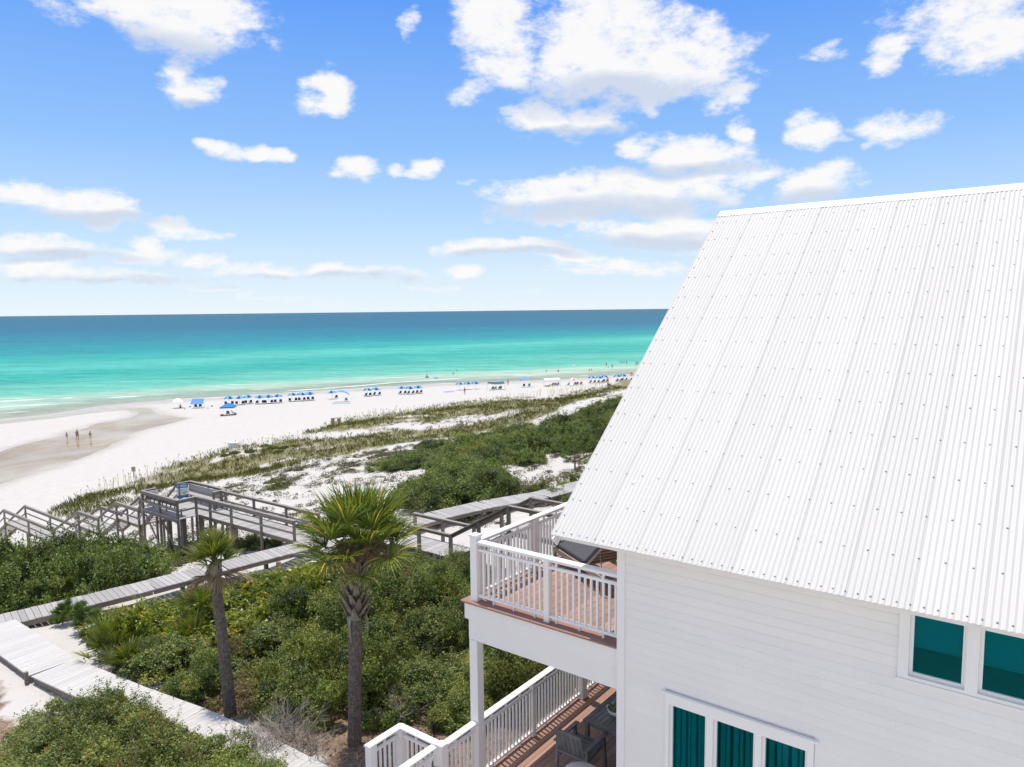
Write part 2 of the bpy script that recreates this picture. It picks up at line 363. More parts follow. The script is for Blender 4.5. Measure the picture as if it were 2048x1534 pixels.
for a, b, z in [(6,11,-10.0),(0,0,-10),(8,6,-10.05),(12.5,10.4,-10.0),(16,9.5,-10.3),(10,14,-10.0),(14,14,-10.3),(12,20,-10.6),(20,7.5,-10.35),(26,7,-10.55),(20,14,-10.6),(27,14,-10.95),(26,20,-11.0),(22,22.3,-10.9),(18,22,-10.6),(14,26,-10.6),
  (24,30,-10.9),(22,35,-11),(30,20,-11.4),(35,19.5,-12.2),(39,20,-12.9),(34,12,-11.9),(40,12,-13),(44,19.5,-14.2),(52,19.5,-15.6),(60,19.5,-16.9),(64,19.5,-17.4),(30,5,-10.9),(40,4,-12.8),(48,8,-14.5),(58,10,-16.5),
  (0,-30,-10),(-25,0,-10),(20,-30,-10.5),(40,-20,-13),(-25,30,-10.5),(-25,70,-11),(0,30,-10.5),(5,40,-10.6)]:
    p = ab(a, b, deep(z)); CP.append((p.x, p.y, p.z))
for px, py, z in [(130,1035,-16.4),(267,953,-17.1),(400,908,-16.8),(470,902,-16.2),(530,888,-16.3),(640,862,-16.3),(700,852,-15.7),(760,832,-16.3),(900,812,-16.4),(1000,803,-16.2),(1100,799,-15.9),(1198,779,-16.3),(1258,763,-16.9),
  (0,1045,-17.5),(200,972,-17.55),(350,912,-17.65),(480,878,-17.7),(600,850,-17.75),(700,822,-17.8),(800,808,-17.8),(900,798,-17.85),(1000,790,-17.8),(1100,785,-17.8),
  (200,930,-17.85),(450,835,-18.05),(700,803,-18.15),(1000,780,-18.15),(1230,766,-18.1),(0,990,-18.0),(330,860,-18.1),(430,868,-17.85),(400,885,-17.75),(500,852,-17.9),(560,838,-17.95),(300,900,-17.85),(620,825,-18.0),(850,798,-18.0),
  (100,850,-18.35),(0,872,-18.35),(200,829,-18.5),(-150,890,-18.4),(60,900,-18.35),(150,920,-18.3),(250,870,-18.3),(360,815,-18.6),
  (450,960,-15.2),(560,930,-15.2),(700,903,-14.8),(850,872,-14.7),(600,960,-13.8),(500,1000,-13.4),(420,1010,-13.6),
  (900,1020,-11.0),(950,925,-12.3),(1100,930,-11.8),(1150,905,-12.0),(1200,860,-12.6),(1230,815,-13.5),(1250,790,-14.5),(1000,862,-13.9),(850,885,-14.0),(750,925,-13.2),(980,838,-15.2),(1100,815,-15.0)]:
    p = at(px, py, CAM_H+deep(z)); CP.append(tuple(p))
SHORE = [(-200,857),(0,838),(100,828),(200,812),(300,803),(400,797),(560,786),(700,778),(860,768),(1000,764),(1150,757),(1280,747)]
shore_w = [at(px, py, 0.0) for px, py in SHORE]
shore_w = [Vector((-420, -40, 0))] + shore_w + [Vector((150, 305, 0)), Vector((330, 420, 0)), Vector((700, 640, 0))]
for i, p in enumerate(shore_w):
    CP.append((p.x, p.y, 0.0))
    q = shore_w[min(i+1, len(shore_w)-1)]-shore_w[max(i-1, 0)]; nn = Vector((-q.y, q.x, 0)).normalized()
    for d, z in ((30, -1.1), (120, -4.0)): CP.append((p.x+nn.x*d, p.y+nn.y*d, z))
CP += [(120,215,2.2),(180,225,5.),(120,150,6.),(260,290,5.),(260,200,8.),(500,400,8.),(150,90,8.5),(-60,20,5.),(-100,-20,5.),(-120,45,1.6),(-200,20,1.6),(-260,-60,4),(300,60,9),(-200,-120,8),(0,-150,9),(200,-120,9)]
CP = np.array(CP)
def _kern(P, Q): return np.sqrt(((P[:, None, :]-Q[None, :, :])**2).sum(-1)+.003)
_n = len(CP); _S = 50.0
_X = CP[:, :2]/_S
_Amat = np.zeros((_n+3, _n+3)); _Amat[:_n, :_n] = -_kern(_X, _X)+np.eye(_n)*-.002
_Amat[:_n, _n] = 1; _Amat[:_n, _n+1:] = _X; _Amat[_n, :_n] = 1; _Amat[_n+1:, :_n] = _X.T
_cf = np.linalg.solve(_Amat, np.r_[CP[:, 2], 0, 0, 0])
def base_z(x, y):
    P = np.stack([np.ravel(x), np.ravel(y)], 1)/_S; out = np.empty(len(P))
    for i in range(0, len(P), 8000):
        q = P[i:i+8000]; out[i:i+8000] = -_kern(q, _X) @ _cf[:_n]+_cf[_n]+q @ _cf[_n+1:]
    return out.reshape(np.shape(x))
LAGOON_PX = [(0,975),(80,949),(107,943),(133,930),(200,905),(230,892),(270,868),(300,860),(340,850),(375,841),(335,832),(316,827),(305,816),(290,810),(240,809),(180,812),(100,824),(0,832),(-200,848),(-200,862),(0,843),(100,834),(180,823),(250,816),(266,820),(274,829),(262,836),(246,840),(199,847),(174,856),(116,874),(50,888),(0,905),(-150,940),(-150,1040)]
LAG = np.array([tuple(at(px, py, 1.15))[:2] for px, py in LAGOON_PX])
def poly_sd(poly, x, y):
    """signed distance to polygon, negative inside"""
    x = np.asarray(x, float); y = np.asarray(y, float); d = np.full(x.shape, 1e9); ins = np.zeros(x.shape, bool)
    n = len(poly)
    for i in range(n):
        x0, y0 = poly[i]; x1, y1 = poly[(i+1) % n]; ex, ey = x1-x0, y1-y0
        t_ = np.clip(((x-x0)*ex+(y-y0)*ey)/(ex*ex+ey*ey+1e-12), 0, 1)
        d = np.minimum(d, np.hypot(x-x0-t_*ex, y-y0-t_*ey))
        c = ((y0 > y) != (y1 > y)); 
        with np.errstate(divide='ignore', invalid='ignore'):
            ins ^= c & (x < (x1-x0)*(y-y0)/(y1-y0+1e-30)+x0)
    return np.where(ins, -d, d)
def sstep(a, b, v):
    t_ = np.clip((v-a)/(b-a), 0, 1); return t_*t_*(3-2*t_)
def ground_z(x, y):
    x = np.asarray(x, float); y = np.asarray(y, float)
    z = base_z(x, y)
    dune = sstep(2.2, 3.4, z)                 # hummocks only above the beach
    z = z+dune*((fbm(x, y, 7.0, 3)-.5)*1.0+(fbm(x, y, 1.6, 9)-.5)*.30)
    z = z+(1-dune)*sstep(.3, 1., z)*(fbm(x, y, 5.0, 5)-.5)*.16
    sd_ = poly_sd(LAG, x, y)
    z = z-.17*sstep(.8, -1.2, sd_)
    return z
WALKS = []                                  # (a0,b0,a1,b1,z,half width): boardwalks keep clear of the sand
for w_ in [(29.5,4,26.45,19.4,-10.3,.7),(25.45,19.4,25.45,23.7,-10.3,1.9),(25.25,23.7,22.4,35.8,-10.3,.9),(27.3,20.3,35.5,20.3,-10.4,.8),(35.4,19.9,39.2,19.9,-10.4,1.5),(22.9,8.05,27.8,8.05,-10.22,.7),(23.0,8.05,19.2,8.35,-10.22,.75),(19.2,8.35,16.8,8.62,-10.08,.75),(16.8,8.62,10.6,8.95,-9.98,.75),(23.3,22.3,19.6,22.3,-10.1,.8),(41,20,44,20,-11.9,.8),(46.4,20,49.2,20,-13.3,.8),(53.6,20,62,20,-15.25,.8)]:
    p_, q_ = ab(w_[0], w_[1]), ab(w_[2], w_[3]); WALKS.append((p_.x, p_.y, q_.x, q_.y, CAM_H+w_[4], w_[5]))
_ground0 = ground_z
def ground_z(x, y):
    z = _ground0(x, y); x = np.asarray(x, float); y = np.asarray(y, float)
    for x0, y0, x1, y1, zw, hw in WALKS:
        ex, ey = x1-x0, y1-y0; t_ = np.clip(((x-x0)*ex+(y-y0)*ey)/(ex*ex+ey*ey), 0, 1)
        d = np.hypot(x-x0-t_*ex, y-y0-t_*ey)
        z = np.minimum(z, zw-.19+np.maximum(0, d-hw-.25)*.8)
    return z
def gz(x, y): return float(ground_z(np.array([x]), np.array([y]))[0])
def hit(px, py):
    r = ray(px, py); ts = np.geomspace(9, 330, 190)
    X, Y, Z = r.x*ts, r.y*ts, CAM_H+r.z*ts
    below = Z < ground_z(X, Y)
    i = int(np.argmax(below)) if below.any() else 189
    lo, hi = ts[max(i-1, 0)], ts[i]
    tt = np.linspace(lo, hi, 30); k = int(np.argmax(CAM_H+r.z*tt <= ground_z(r.x*tt, r.y*tt)))
    t_ = tt[k]; return Vector((r.x*t_, r.y*t_, CAM_H+r.z*t_))
def in_poly_px(poly, x, y, z):
    px, py = project(np.stack([x, y, z], -1)); return poly_sd(poly, px, py) < 0

def axis(segs):
    out = []
    for a, b, s in segs: out += list(np.arange(a, b, s))
    return np.array(out)
gx = axis([(-430,-140,6),(-140,-45,1.6),(-45,-26,.7),(-26,12,.38),(12,40,.9),(40,110,2.5),(110,420,8)])
gy = axis([(-160,0,8),(0,8,.9),(8,45,.38),(45,75,.6),(75,130,1.0),(130,235,1.6),(235,700,9)])
GX, GY = np.meshgrid(gx, gy); GZ = ground_z(GX, GY)
nx, ny = len(gx), len(gy)
idx = np.arange(nx*ny).reshape(ny, nx)
gf = np.stack([idx[:-1, :-1], idx[:-1, 1:], idx[1:, 1:], idx[1:, :-1]], -1).reshape(-1, 4)

# cover of the ground, by place: leaf litter under the thicket, thatch under the dune grass, damp sand by the water
def abw(x, y): return AX.x*x+AX.y*y, BX.x*x+BX.y*y
def litter_w(x, y):
    a, b = abw(x, y); n = fbm(x, y, 2.2, 21)
    m = sstep(0, 1.5, b-8.9)*sstep(0, 2, 24.5-a)*sstep(0, 2, 21.5-b)*sstep(0, 1.0, a-4)
    k1 = m*sstep(.25, .45, n+.12)
    m2 = np.exp(-(((a-35)/6)**2+((b-10.2)/4.8)**2)**2)
    m3 = sstep(0, 1, 7.4-b)*sstep(0, 3, 27-a)*sstep(0, 2, b+6)
    return np.clip(k1+m2*.9*sstep(.3, .5, n+.1)+m3*.8*sstep(.35, .55, n), 0, 1)
GRASS_PX = [np.array(p, float) for p in (
 [(95,1030),(165,990),(215,980),(262,960),(300,952),(345,930),(424,909),(470,899),(533,890),(600,884),(660,878),(720,872),(780,862),(870,860),(940,850),(1000,838),(1057,822),(1110,803),(1150,800),(1110,822),(1060,838),(980,858),(900,872),(800,884),(700,905),(640,915),(547,940),(410,962),(342,972),(280,1002),(150,1040)],
 [(610,868),(660,850),(700,840),(733,838),(825,824),(909,810),(987,802),(1106,798),(1198,778),(1262,758),(1262,772),(1198,792),(1106,812),(987,830),(909,835),(860,842),(825,838),(770,846),(740,856),(700,858),(660,866)],
 [(520,895),(560,880),(620,878),(600,900),(540,905)],)]
def grass_w(x, y, z):
    m = np.zeros(np.shape(x))
    px, py = project(np.stack([x, y, z], -1))
    for P in GRASS_PX: m = np.maximum(m, sstep(7, -5, poly_sd(P, px, py)))
    return m
SCRUB_PX = np.array([(60,1060),(150,1030),(300,985),(450,950),(640,905),(760,845),(900,830),(1060,820),(1200,785),(1262,765),(1262,800),(1180,960),(1150,1010),(1000,1050),(840,1060),(700,1075),(560,1090),(400,1150),(230,1180),(290,1110),(250,1060)], float)
def scrub_w(x, y, z):
    px, py = project(np.stack([x, y, z], -1))
    return sstep(8, -8, poly_sd(SCRUB_PX, px, py))
vis = (GY > 5)
fx, fy, fz = GX[vis], GY[vis], GZ[vis]
a_lit = np.zeros(GX.shape); a_gr = np.zeros(GX.shape); a_wet = np.zeros(GX.shape)
a_lit[vis] = litter_w(fx, fy)
gw = grass_w(fx, fy, fz); sw = scrub_w(fx, fy, fz)
n1 = fbm(fx, fy, 3.0, 31, 5); n2 = fbm(fx, fy, 9.0, 37, 4)
gpx = project(np.stack([fx, fy, fz], -1))[0]
gcover = np.clip(gw*(.55+.45*sstep(220, 420, gpx))*sstep(.35, .50, n1*.6+n2*.4+.06) + sw*.5*sstep(.52, .64, n1*.6+n2*.4), 0, 1)
a_gr[vis] = gcover
lsd = poly_sd(LAG, GX, GY)
a_wet = np.clip(sstep(.7, .2, GZ)+sstep(3.0, -.3, lsd), 0, 1)*(GY > 60)
gme = fast_mesh('ground', np.stack([GX, GY, GZ], -1).reshape(-1, 3), gf, smooth=True)
for nm, v in (('litter', a_lit), ('thatch', a_gr), ('wet', a_wet)): fattr(gme, nm, v.ravel())
t = NT('dune_sand'); P = t.pos()
nf = t.noise(1.1, 8, .62, P); nl = t.noise(.07, 4, .5, P)
sand = t.mix(t.rng(nf, .3, .7), (.575, .55, .51), (.48, .455, .415))
sand = t.mix(t.rng(nl, .35, .7), sand, (.525, .50, .46))
litc = t.mix(t.rng(t.noise(9, 6, .7, P), .3, .7), (.26, .18, .12), (.12, .085, .06))
litc = t.mix(t.rng(t.noise(25, 3, .7, P), .5, .72), litc, (.42, .32, .235))
thc = t.mix(t.rng(t.noise(6, 6, .7, P), .3, .7), (.16, .155, .065), (.25, .22, .115))
edge = t.noise(4.0, 6, .7, P)
lf = t.rng(t.math('ADD', t.attr('litter'), t.math('MULTIPLY_ADD', edge, .9, -.45)), .3, .6)
tf = t.rng(t.math('ADD', t.attr('thatch'), t.math('MULTIPLY_ADD', edge, 2.2, -1.15)), .3, .75)
col = t.mix(tf, sand, thc); col = t.mix(lf, col, litc)
wetc = t.mix(t.rng(t.noise(.25, 4, .6, P), .35, .65), (.50, .46, .39), (.40, .345, .265))
wf = t.attr('wet')
col = t.mix(t.math('MULTIPLY', wf, .8), col, wetc)
foot = t.noise(2.6, 5, .65, P)
bmp = t.bump(t.math('ADD', foot, t.math('MULTIPLY', t.noise(14, 4, .6, P), .3)), .35, .12)
M['sand'] = t.done(t.bsdf(col, t.rng(wf, 0, 1, .9, .35), .3, bmp))
gme.materials.append(M['sand'])
tag(put('ground', gme), kind='structure')

# ------------------------------------------------------------------ lagoon: a thin sheet of tea-coloured water over the sand
lx = np.arange(LAG[:, 0].min()-3, LAG[:, 0].max()+3, .9); ly = np.arange(LAG[:, 1].min()-3, LAG[:, 1].max()+3, .9)
LX, LY = np.meshgrid(lx, ly); lsd = poly_sd(LAG, LX, LY); LZ = base_z(LX, LY)-.17+.085
keep = lsd < 1.6; li = -np.ones(LX.shape, int); li[keep] = np.arange(keep.sum())
q = np.stack([li[:-1, :-1], li[:-1, 1:], li[1:, 1:], li[1:, :-1]], -1).reshape(-1, 4); q = q[(q >= 0).all(1)]
t = NT('lagoon_water'); P = t.pos()
tan = t.mix(t.rng(t.noise(.10, 5, .6, P, 1.5), .38, .64), (.38, .315, .21), (.30, .195, .09))
tan = t.mix(t.rng(t.noise(.05, 3, .5, P, 1.), .45, .65), tan, (.43, .38, .29))
M['lagoon'] = t.done(t.bsdf(tan, .12, .06, t.bump(t.noise(1.2, 3, .6, P), .05, .05)))
tag(put('lagoon', fast_mesh('lagoon', np.stack([LX[keep], LY[keep], LZ[keep]], -1), q, M['lagoon'], True)), kind='structure')

# ------------------------------------------------------------------ sea
CONT = {0: SHORE, 1: [(-200,800),(0,783),(320,768),(640,752),(1000,737),(1300,722)], 2: [(-200,752),(0,741),(320,725),(640,706),(1000,690),(1300,678)],
        3: [(-200,706),(0,700),(320,692),(640,681),(1000,672),(1300,663)], 4: [(-200,668),(0,664),(640,655),(1300,647)], 5: [(-200,645),(0,643),(640,637),(1300,629)]}
cr = {}
for k, pts in CONT.items():
    w_ = [at(px, py, 0.0) for px, py in pts]
    w_ = [(math.atan2(p.x, p.y), math.hypot(p.x, p.y)) for p in w_]
    # beyond the picture the coast and its bars run on as straight lines
    w_ = [(w_[0][0]-.6, w_[0][1]*.86)] + w_ + [(w_[-1][0]+.35, w_[-1][1]*1.6)]
    cr[k] = np.array(w_)
th = np.linspace(-1.35, 1.2, 380); rr = np.concatenate([np.geomspace(95, 600, 190), np.geomspace(612, 60000, 90)])
TH, RR = np.meshgrid(th, rr); SX, SY = np.sin(TH)*RR, np.cos(TH)*RR
cont = np.stack([np.interp(TH, cr[k][:, 0], cr[k][:, 1]) for k in range(6)], 0)
TT = np.zeros(TH.shape)
for k in range(5):
    TT = np.where(RR >= cont[k], k+np.clip((RR-cont[k])/(cont[k+1]-cont[k]), 0, 1), TT)
TT = np.where(RR < cont[0], 0, TT)
near = RR < 420
dep = np.full(TH.shape, 5.0); dep[near] = -base_z(SX[near], SY[near])
idx = np.arange(TH.size).reshape(TH.shape)
sf = np.stack([idx[:-1, :-1], idx[:-1, 1:], idx[1:, 1:], idx[1:, :-1]], -1).reshape(-1, 4)
sf = sf[(RR-cont[0]).ravel()[sf].max(1) > -30]
sme = fast_mesh('sea', np.stack([SX, SY, np.zeros(SX.shape)], -1).reshape(-1, 3), sf, smooth=True)
fattr(sme, 'offshore', TT.ravel()); fattr(sme, 'depth', dep.ravel())
t = NT('sea_water'); P = t.pos()
rot = t.n('ShaderNodeMapping', {'Vector': P, 'Rotation': (0, 0, R(-31)), 'Scale': (.32, 1, 1)}).outputs[0]
o_ = t.attr('offshore')
wob = t.math('MULTIPLY_ADD', t.noise(.018, 4, .6, rot), .9, -.45)
wob2 = t.math('MULTIPLY_ADD', t.noise(.11, 5, .65, rot), .55, -.275)
ov = t.math('ADD', o_, t.math('ADD', wob, wob2))
ramp = t.n('ShaderNodeValToRGB', {0: t.math('DIVIDE', ov, 5.2)})
cr_ = ramp.color_ramp; cr_.interpolation = 'EASE'
stops = [(0, (.45, .50, .40)), (.10, (.34, .49, .38)), (.19, (.12, .42, .32)), (.29, (.03, .335, .272)), (.385, (.075, .41, .335)), (.45, (.025, .32, .275)), (.55, (.012, .235, .255)), (.66, (.010, .165, .23)), (.80, (.012, .12, .195)), (1, (.016, .105, .17))]
while len(cr_.elements) < len(stops): cr_.elements.new(.5)
for e, (p, c) in zip(cr_.elements, stops): e.position = p; e.color = (*c, 1)
lum = t.rng(t.noise(.45, 6, .72, rot), .3, .7, .72, 1.22)  # light and dark of the ripples, painted into the water colour
lum = t.math('MULTIPLY', lum, t.rng(t.noise(.12, 6, .75, t.n('ShaderNodeMapping', {'Vector': P, 'Rotation': (0, 0, R(-31)), 'Scale': (.25, 1, 1)}).outputs[0]), .3, .7, .74, 1.24))
g = t.n('ShaderNodeCombineXYZ', {0: lum, 1: lum, 2: lum}).outputs[0]
scol = t.mix(1., ramp.outputs[0], g, 'MULTIPLY')
wv = t.math('ADD', t.noise(.55, 5, .6, rot), t.math('MULTIPLY', t.noise(.12, 3, .5, rot), 1.5))
bmp = t.bump(wv, .6, .5)
df = t.n('ShaderNodeBsdfDiffuse', {'Color': scol, 'Normal': bmp}).outputs[0]
gs = t.n('ShaderNodeBsdfGlossy', {'Color': (.9, .95, 1, 1), 'Roughness': .18, 'Normal': bmp}).outputs[0]
lw = t.n('ShaderNodeLayerWeight', {'Blend': .25, 'Normal': bmp}).outputs['Fresnel']
sb = t.n('ShaderNodeMixShader', {0: t.rng(lw, 0, 1, .02, .17), 1: df, 2: gs}).outputs[0]
trn = t.n('ShaderNodeBsdfTransparent', {'Color': (.90, .97, .93, 1)}).outputs[0]
sh = t.n('ShaderNodeMixShader', {0: t.rng(t.math('ADD', t.attr('depth'), t.math('MULTIPLY_ADD', t.noise(.2, 4, .6, rot), .5, -.25)), -.05, .75, .25, 1.), 1: trn, 2: sb}).outputs[0]
M['sea'] = t.done(sh); sme.materials.append(M['sea'])
tag(put('sea', sme), kind='structure')

FOAM = [([(640,778),(710,772),(780,766),(937,756)],1.3),([(-60,806),(0,803),(98,798)],2.2),([(123,796.5),(153,795)],1.8),([(214,796),(250,794),(292,791.5)],1.8),([(-40,818),(15,813.5),(60,811),(115,808.5)],1.4),([(496,779),(536,778)],1.3),([(571,782),(610,780),(660,777)],1.4),([(330,800),(403,796.5),(453,794.6),(540,788)],.6),([(560,787),(640,783),(700,779),(790,773)],.5),([(1127,763),(1174,760),(1240,753)],.9),([(1155,752.7),(1177,751)],1.0),([(1000,765),(1080,762)],.5),([(860,768),(960,765.5)],.5),([(0,827),(60,823)],.9)]
mb = MB()
for pts, wd in FOAM:
    wd *= .62
    w_ = [at(px, py, 0.) for px, py in pts]; n_ = max(6, int((w_[-1]-w_[0]).length/.9))
    s_ = np.linspace(0, len(w_)-1, n_); line = [w_[int(min(v, len(w_)-1.001))].lerp(w_[int(min(v, len(w_)-1.001))+1], v-int(min(v, len(w_)-1.001))) for v in s_]
    d_ = (w_[-1]-w_[0]).normalized(); nn = Vector((-d_.y, d_.x, 0)); vs_ = []
    for i, p in enumerate(line):
        e = min(1, i/3, (n_-1-i)/3); k = wd*(.35+1.1*float(fbm(p.x, p.y, 5, 3)))*e+.02; o = nn*(float(fbm(p.x, p.y, 9, 8))-.5)*2.0; kb = wd*(.3+1.3*float(vnoise(p.x, p.y, 2.2, 4)))*e
        zz = .02+.16*e*wd*float(vnoise(p.x, p.y, 4, 6))
        vs_ += [p+o-nn*kb+Vector((0, 0, .015)), p+o-nn*kb*.3+Vector((0, 0, .03+zz)), p+o+nn*k*.4+Vector((0, 0, .03+zz)), p+o+nn*k+Vector((0, 0, .015))]
    mb.add(vs_, [(4*i+j, 4*i+j+4, 4*i+j+5, 4*i+j+1) for i in range(n_-1) for j in range(3)])
M['foam'] = pmat('foam', (.70, .73, .71), (.48, .58, .53), 1.2, rough=.8)
tag(mb.build('sea_foam', M['foam'], smooth=True), 'broken lines of white surf along the shallows', 'surf', kind='stuff')

# ------------------------------------------------------------------ the white house (house axes: a towards the sea, b away from the camera)
GH = -10.0
house = thing('beach_house', 'white clapboard beach house with corrugated metal roof and two decks', 'house', ab(5.1, 9.3, GH), HOUSE_ROT)
def HL(a, b, z): return Vector((5.1-a, b-9.3, z-GH))
def hbox(mb_, a0, a1, b0, b1, z0, z1):
    p, q_ = HL(a0, b0, z0), HL(a1, b1, z1)
    return mb_.box(min(p.x, q_.x), max(p.x, q_.x), min(p.y, q_.y), max(p.y, q_.y), min(p.z, q_.z), max(p.z, q_.z))
def hslab(name, parent, mat, a0, a1, b0, b1, z0, z1):
    p, q_ = HL(a0, b0, z0), HL(a1, b1, z1)
    return slab(name, parent, mat, min(p.x, q_.x), max(p.x, q_.x), min(p.y, q_.y), max(p.y, q_.y), min(p.z, q_.z), max(p.z, q_.z))
EAVE_B, EAVE_Z, RIDGE_B, RIDGE_Z, RAKE_A = 8.89, -3.38, 15.40, 2.03, 6.01
A_END = -7.0                                      # the house runs on past the picture
# window openings: glass edges (a high, a low, z top, z bottom)
UPW = [(1.23, .74, -3.52, -4.28), (.54, .05, -3.52, -4.28), (-.15, -.64, -3.52, -4.28)]
LOW = [(4.24, 3.75, -5.70, -7.3), (3.58, 3.07, -5.70, -7.3), (2.91, 2.40, -5.70, -7.3)]
HOLES = [(1.27, -.68, -3.47, -4.33), (4.28, 2.36, -5.66, -7.35)]
CASE = [(1.38, -.79, -3.40, -4.36), (4.335, 2.285, -5.53, -7.45)]
def rects(a0, a1, z0, z1, holes):                 # a0>a1, z0<z1, minus holes
    As = sorted({a0, a1, *[h[0] for h in holes], *[h[1] for h in holes]}, reverse=True); Zs = sorted({z0, z1, *[h[2] for h in holes], *[h[3] for h in holes]})
    for i in range(len(As)-1):
        for j in range(len(Zs)-1):
            ca, cz = (As[i]+As[i+1])/2, (Zs[j]+Zs[j+1])/2
            if not any(h[1] < ca < h[0] and h[3] < cz < h[2] for h in holes): yield As[i], As[i+1], Zs[j], Zs[j+1]
mb = MB()
for r_ in rects(5.09, A_END, GH, -3.30, HOLES): hbox(mb, r_[0], r_[1], 9.33, 9.47, r_[2], r_[3])
wall = mb.build('wall', M['white_paint'], house)
# clapboards, each a board of its own
prof = [(.0, 0), (-.022, 0), (-.016, .1265), (.0, .1265)]
cb = MB(); cb.add([(x, y, z) for x in (-.5, .5) for y, z in prof], [(0,1,5,4),(1,2,6,5),(2,3,7,6),(3,0,4,7),(0,3,2,1),(4,5,6,7)])
cbm = cb.mesh('clapboard', M['siding'])
PITCHB = .131; k = 0; z = -9.9
while z < -3.36:
    segs = [(5.0, A_END)]
    for c in CASE:
        if c[3]-.1 < z+.06 and z < c[2]+.02:
            ns = []
            for s0, s1 in segs:
                if s0 > c[0]+.005 and s1 < c[1]-.005: ns += [(s0, c[0]+.004), (c[1]-.004, s1)]
                else: ns.append((s0, s1))
            segs = ns
    for s0, s1 in segs:
        cuts = [s0]; x = s0-random.uniform(1.2, 4.4)
        while x > s1+.8: cuts.append(x); x -= 4.4
        cuts.append(s1)
        for c0, c1 in zip(cuts[:-1], cuts[1:]):
            p = HL((c0+c1)/2, 9.33, z); put('siding_board', cbm, wall, p, (0, 0, 0), (c0-c1-.0008, 1, 1))
    z += PITCHB; k += 1
hslab('corner_board', house, M['white_trim'], 5.125, 5.0, 9.278, 9.328, GH, -3.42)
hslab('corner_board', house, M['white_trim'], 5.128, 5.092, 9.329, 9.45, GH, -3.36)
# gable wall, back, end and floors close the house
mb = MB(); g0 = [HL(5.09, 9.48, GH), HL(5.09, 21.3, GH), HL(5.09, 21.3, -3.3), HL(5.09, RIDGE_B, 1.75), HL(5.09, 9.48, -3.25)]
g1 = [v+Vector((.15, 0, 0)) for v in g0]
mb.add(g0+g1, [(4,3,2,1,0),(5,6,7,8,9)]+[(i, (i+1) % 5, (i+1) % 5+5, i+5) for i in range(5)])
gable = mb.build('gable_wall', M['white_paint'], house)
mb = MB(); hbox(mb, 4.9, A_END, 21.15, 21.3, GH, -3.3); hbox(mb, A_END, A_END-.15, 9.33, 21.3, GH, -3.3)
hbox(mb, 4.92, A_END, 9.48, 21.1, -8.5, -8.4); hbox(mb, 4.92, A_END, 9.48, 21.1, -5.2, -5.05); mb.build('back_wall', M['white_paint'], house)
# the rooms behind the glass: pale floor, dark depth
mb = MB(); hbox(mb, 4.9, A_END, 12.2, 12.3, -8.4, -3.3); mb.build('inner_wall', M['dark_int'], house)
# glazed doors from the gable wall onto both decks
for z0 in (-5.04, -8.39):
    mb = MB()
    for (b0, b1) in ((9.75, 9.85), (10.75, 10.85), (11.75, 11.85), (12.75, 12.85)): hbox(mb, 5.14, 5.092, b0, b1, z0, z0+2.3)
    hbox(mb, 5.14, 5.092, 9.75, 12.85, z0+2.3, z0+2.42)
    dr = mb.build('glass_door', M['white_trim'], house)
    for b0 in (9.85, 10.85, 11.85):
        p0, p1 = HL(5.115, b0, z0), HL(5.10, b0+.9, z0+2.3)
        slab('pane', dr, pmat('door_glass', (.012, .018, .02), rough=.06, spec=.6) if 'dg' not in M else M['dg'], p0.x, p1.x, p0.y, p1.y, p0.z, p1.z)
        M['dg'] = bpy.data.materials.get('door_glass')

# windows
def window(a0, a1, zt, zb, blind_z, curtains):
    mb_ = MB(); fw = .038; b0, b1 = 9.335, 9.40
    hbox(mb_, a0+fw, a0, b0, b1, zb-fw, zt+fw); hbox(mb_, a1, a1-fw, b0, b1, zb-fw, zt+fw)
    hbox(mb_, a0, a1, b0, b1, zt, zt+fw); hbox(mb_, a0, a1, b0, b1, zb-fw, zb)
    w_ = mb_.build('window', M['white_trim'], house)
    hslab('pane', w_, M['glass'], a0, a1, 9.362, 9.368, zb, zt)
    if blind_z is not None:
        hslab('roller_blind', w_, M['blind'], a0+.02, a1-.02, 9.395, 9.40, blind_z, zt+.03)
        hslab('blind_rail', w_, M['blind'], a0+.02, a1-.02, 9.388, 9.408, blind_z-.022, blind_z-.001)
    if curtains:
        x = a0-.015
        while x > a1+.05:
            wd = random.uniform(.028, .075); hslab('curtain_fold', w_, M['blind'], x, x-wd, 9.41+random.uniform(0, .05), 9.475, zb-.1, zt+.08); x -= wd+random.uniform(.012, .06)
    return w_
for i, g_ in enumerate(UPW): window(*g_, (-3.965, -3.985, -3.975)[i], False)
for g_ in LOW: window(*g_, None, True)
# interior surfaces that show dimly below the blinds
hslab('window_ledge', house, M['blind'], 1.3, -.7, 9.47, 9.56, -4.40, -4.345)
# casings, sills, head flashing
def casing(c, holes, name):
    mb_ = MB()
    for r_ in rects(c[0], c[1], c[3], c[2], [(h[0]+.038, h[1]-.038, h[2]+.038, h[3]-.038) for h in holes]): hbox(mb_, r_[0], r_[1], 9.285, 9.3345, r_[2], r_[3])
    return mb_.build(name, M['white_trim'], house)
casing(CASE[0], UPW, 'window_casing'); casing(CASE[1], LOW, 'window_casing')
hslab('window_sill', house, M['white_trim'], 1.40, -.81, 9.275, 9.333, -4.40, -4.362)
mb = MB(); p = [HL(a_, b_, z_) for a_ in (4.39, 2.235) for b_, z_ in ((9.305, -5.482), (9.262, -5.492), (9.262, -5.525), (9.305, -5.522))]
mb.add(p, [(0,1,5,4),(1,2,6,5),(2,3,7,6),(3,0,4,7),(0,3,2,1),(4,5,6,7)]); mb.build('head_flashing', M['white_trim'], house)

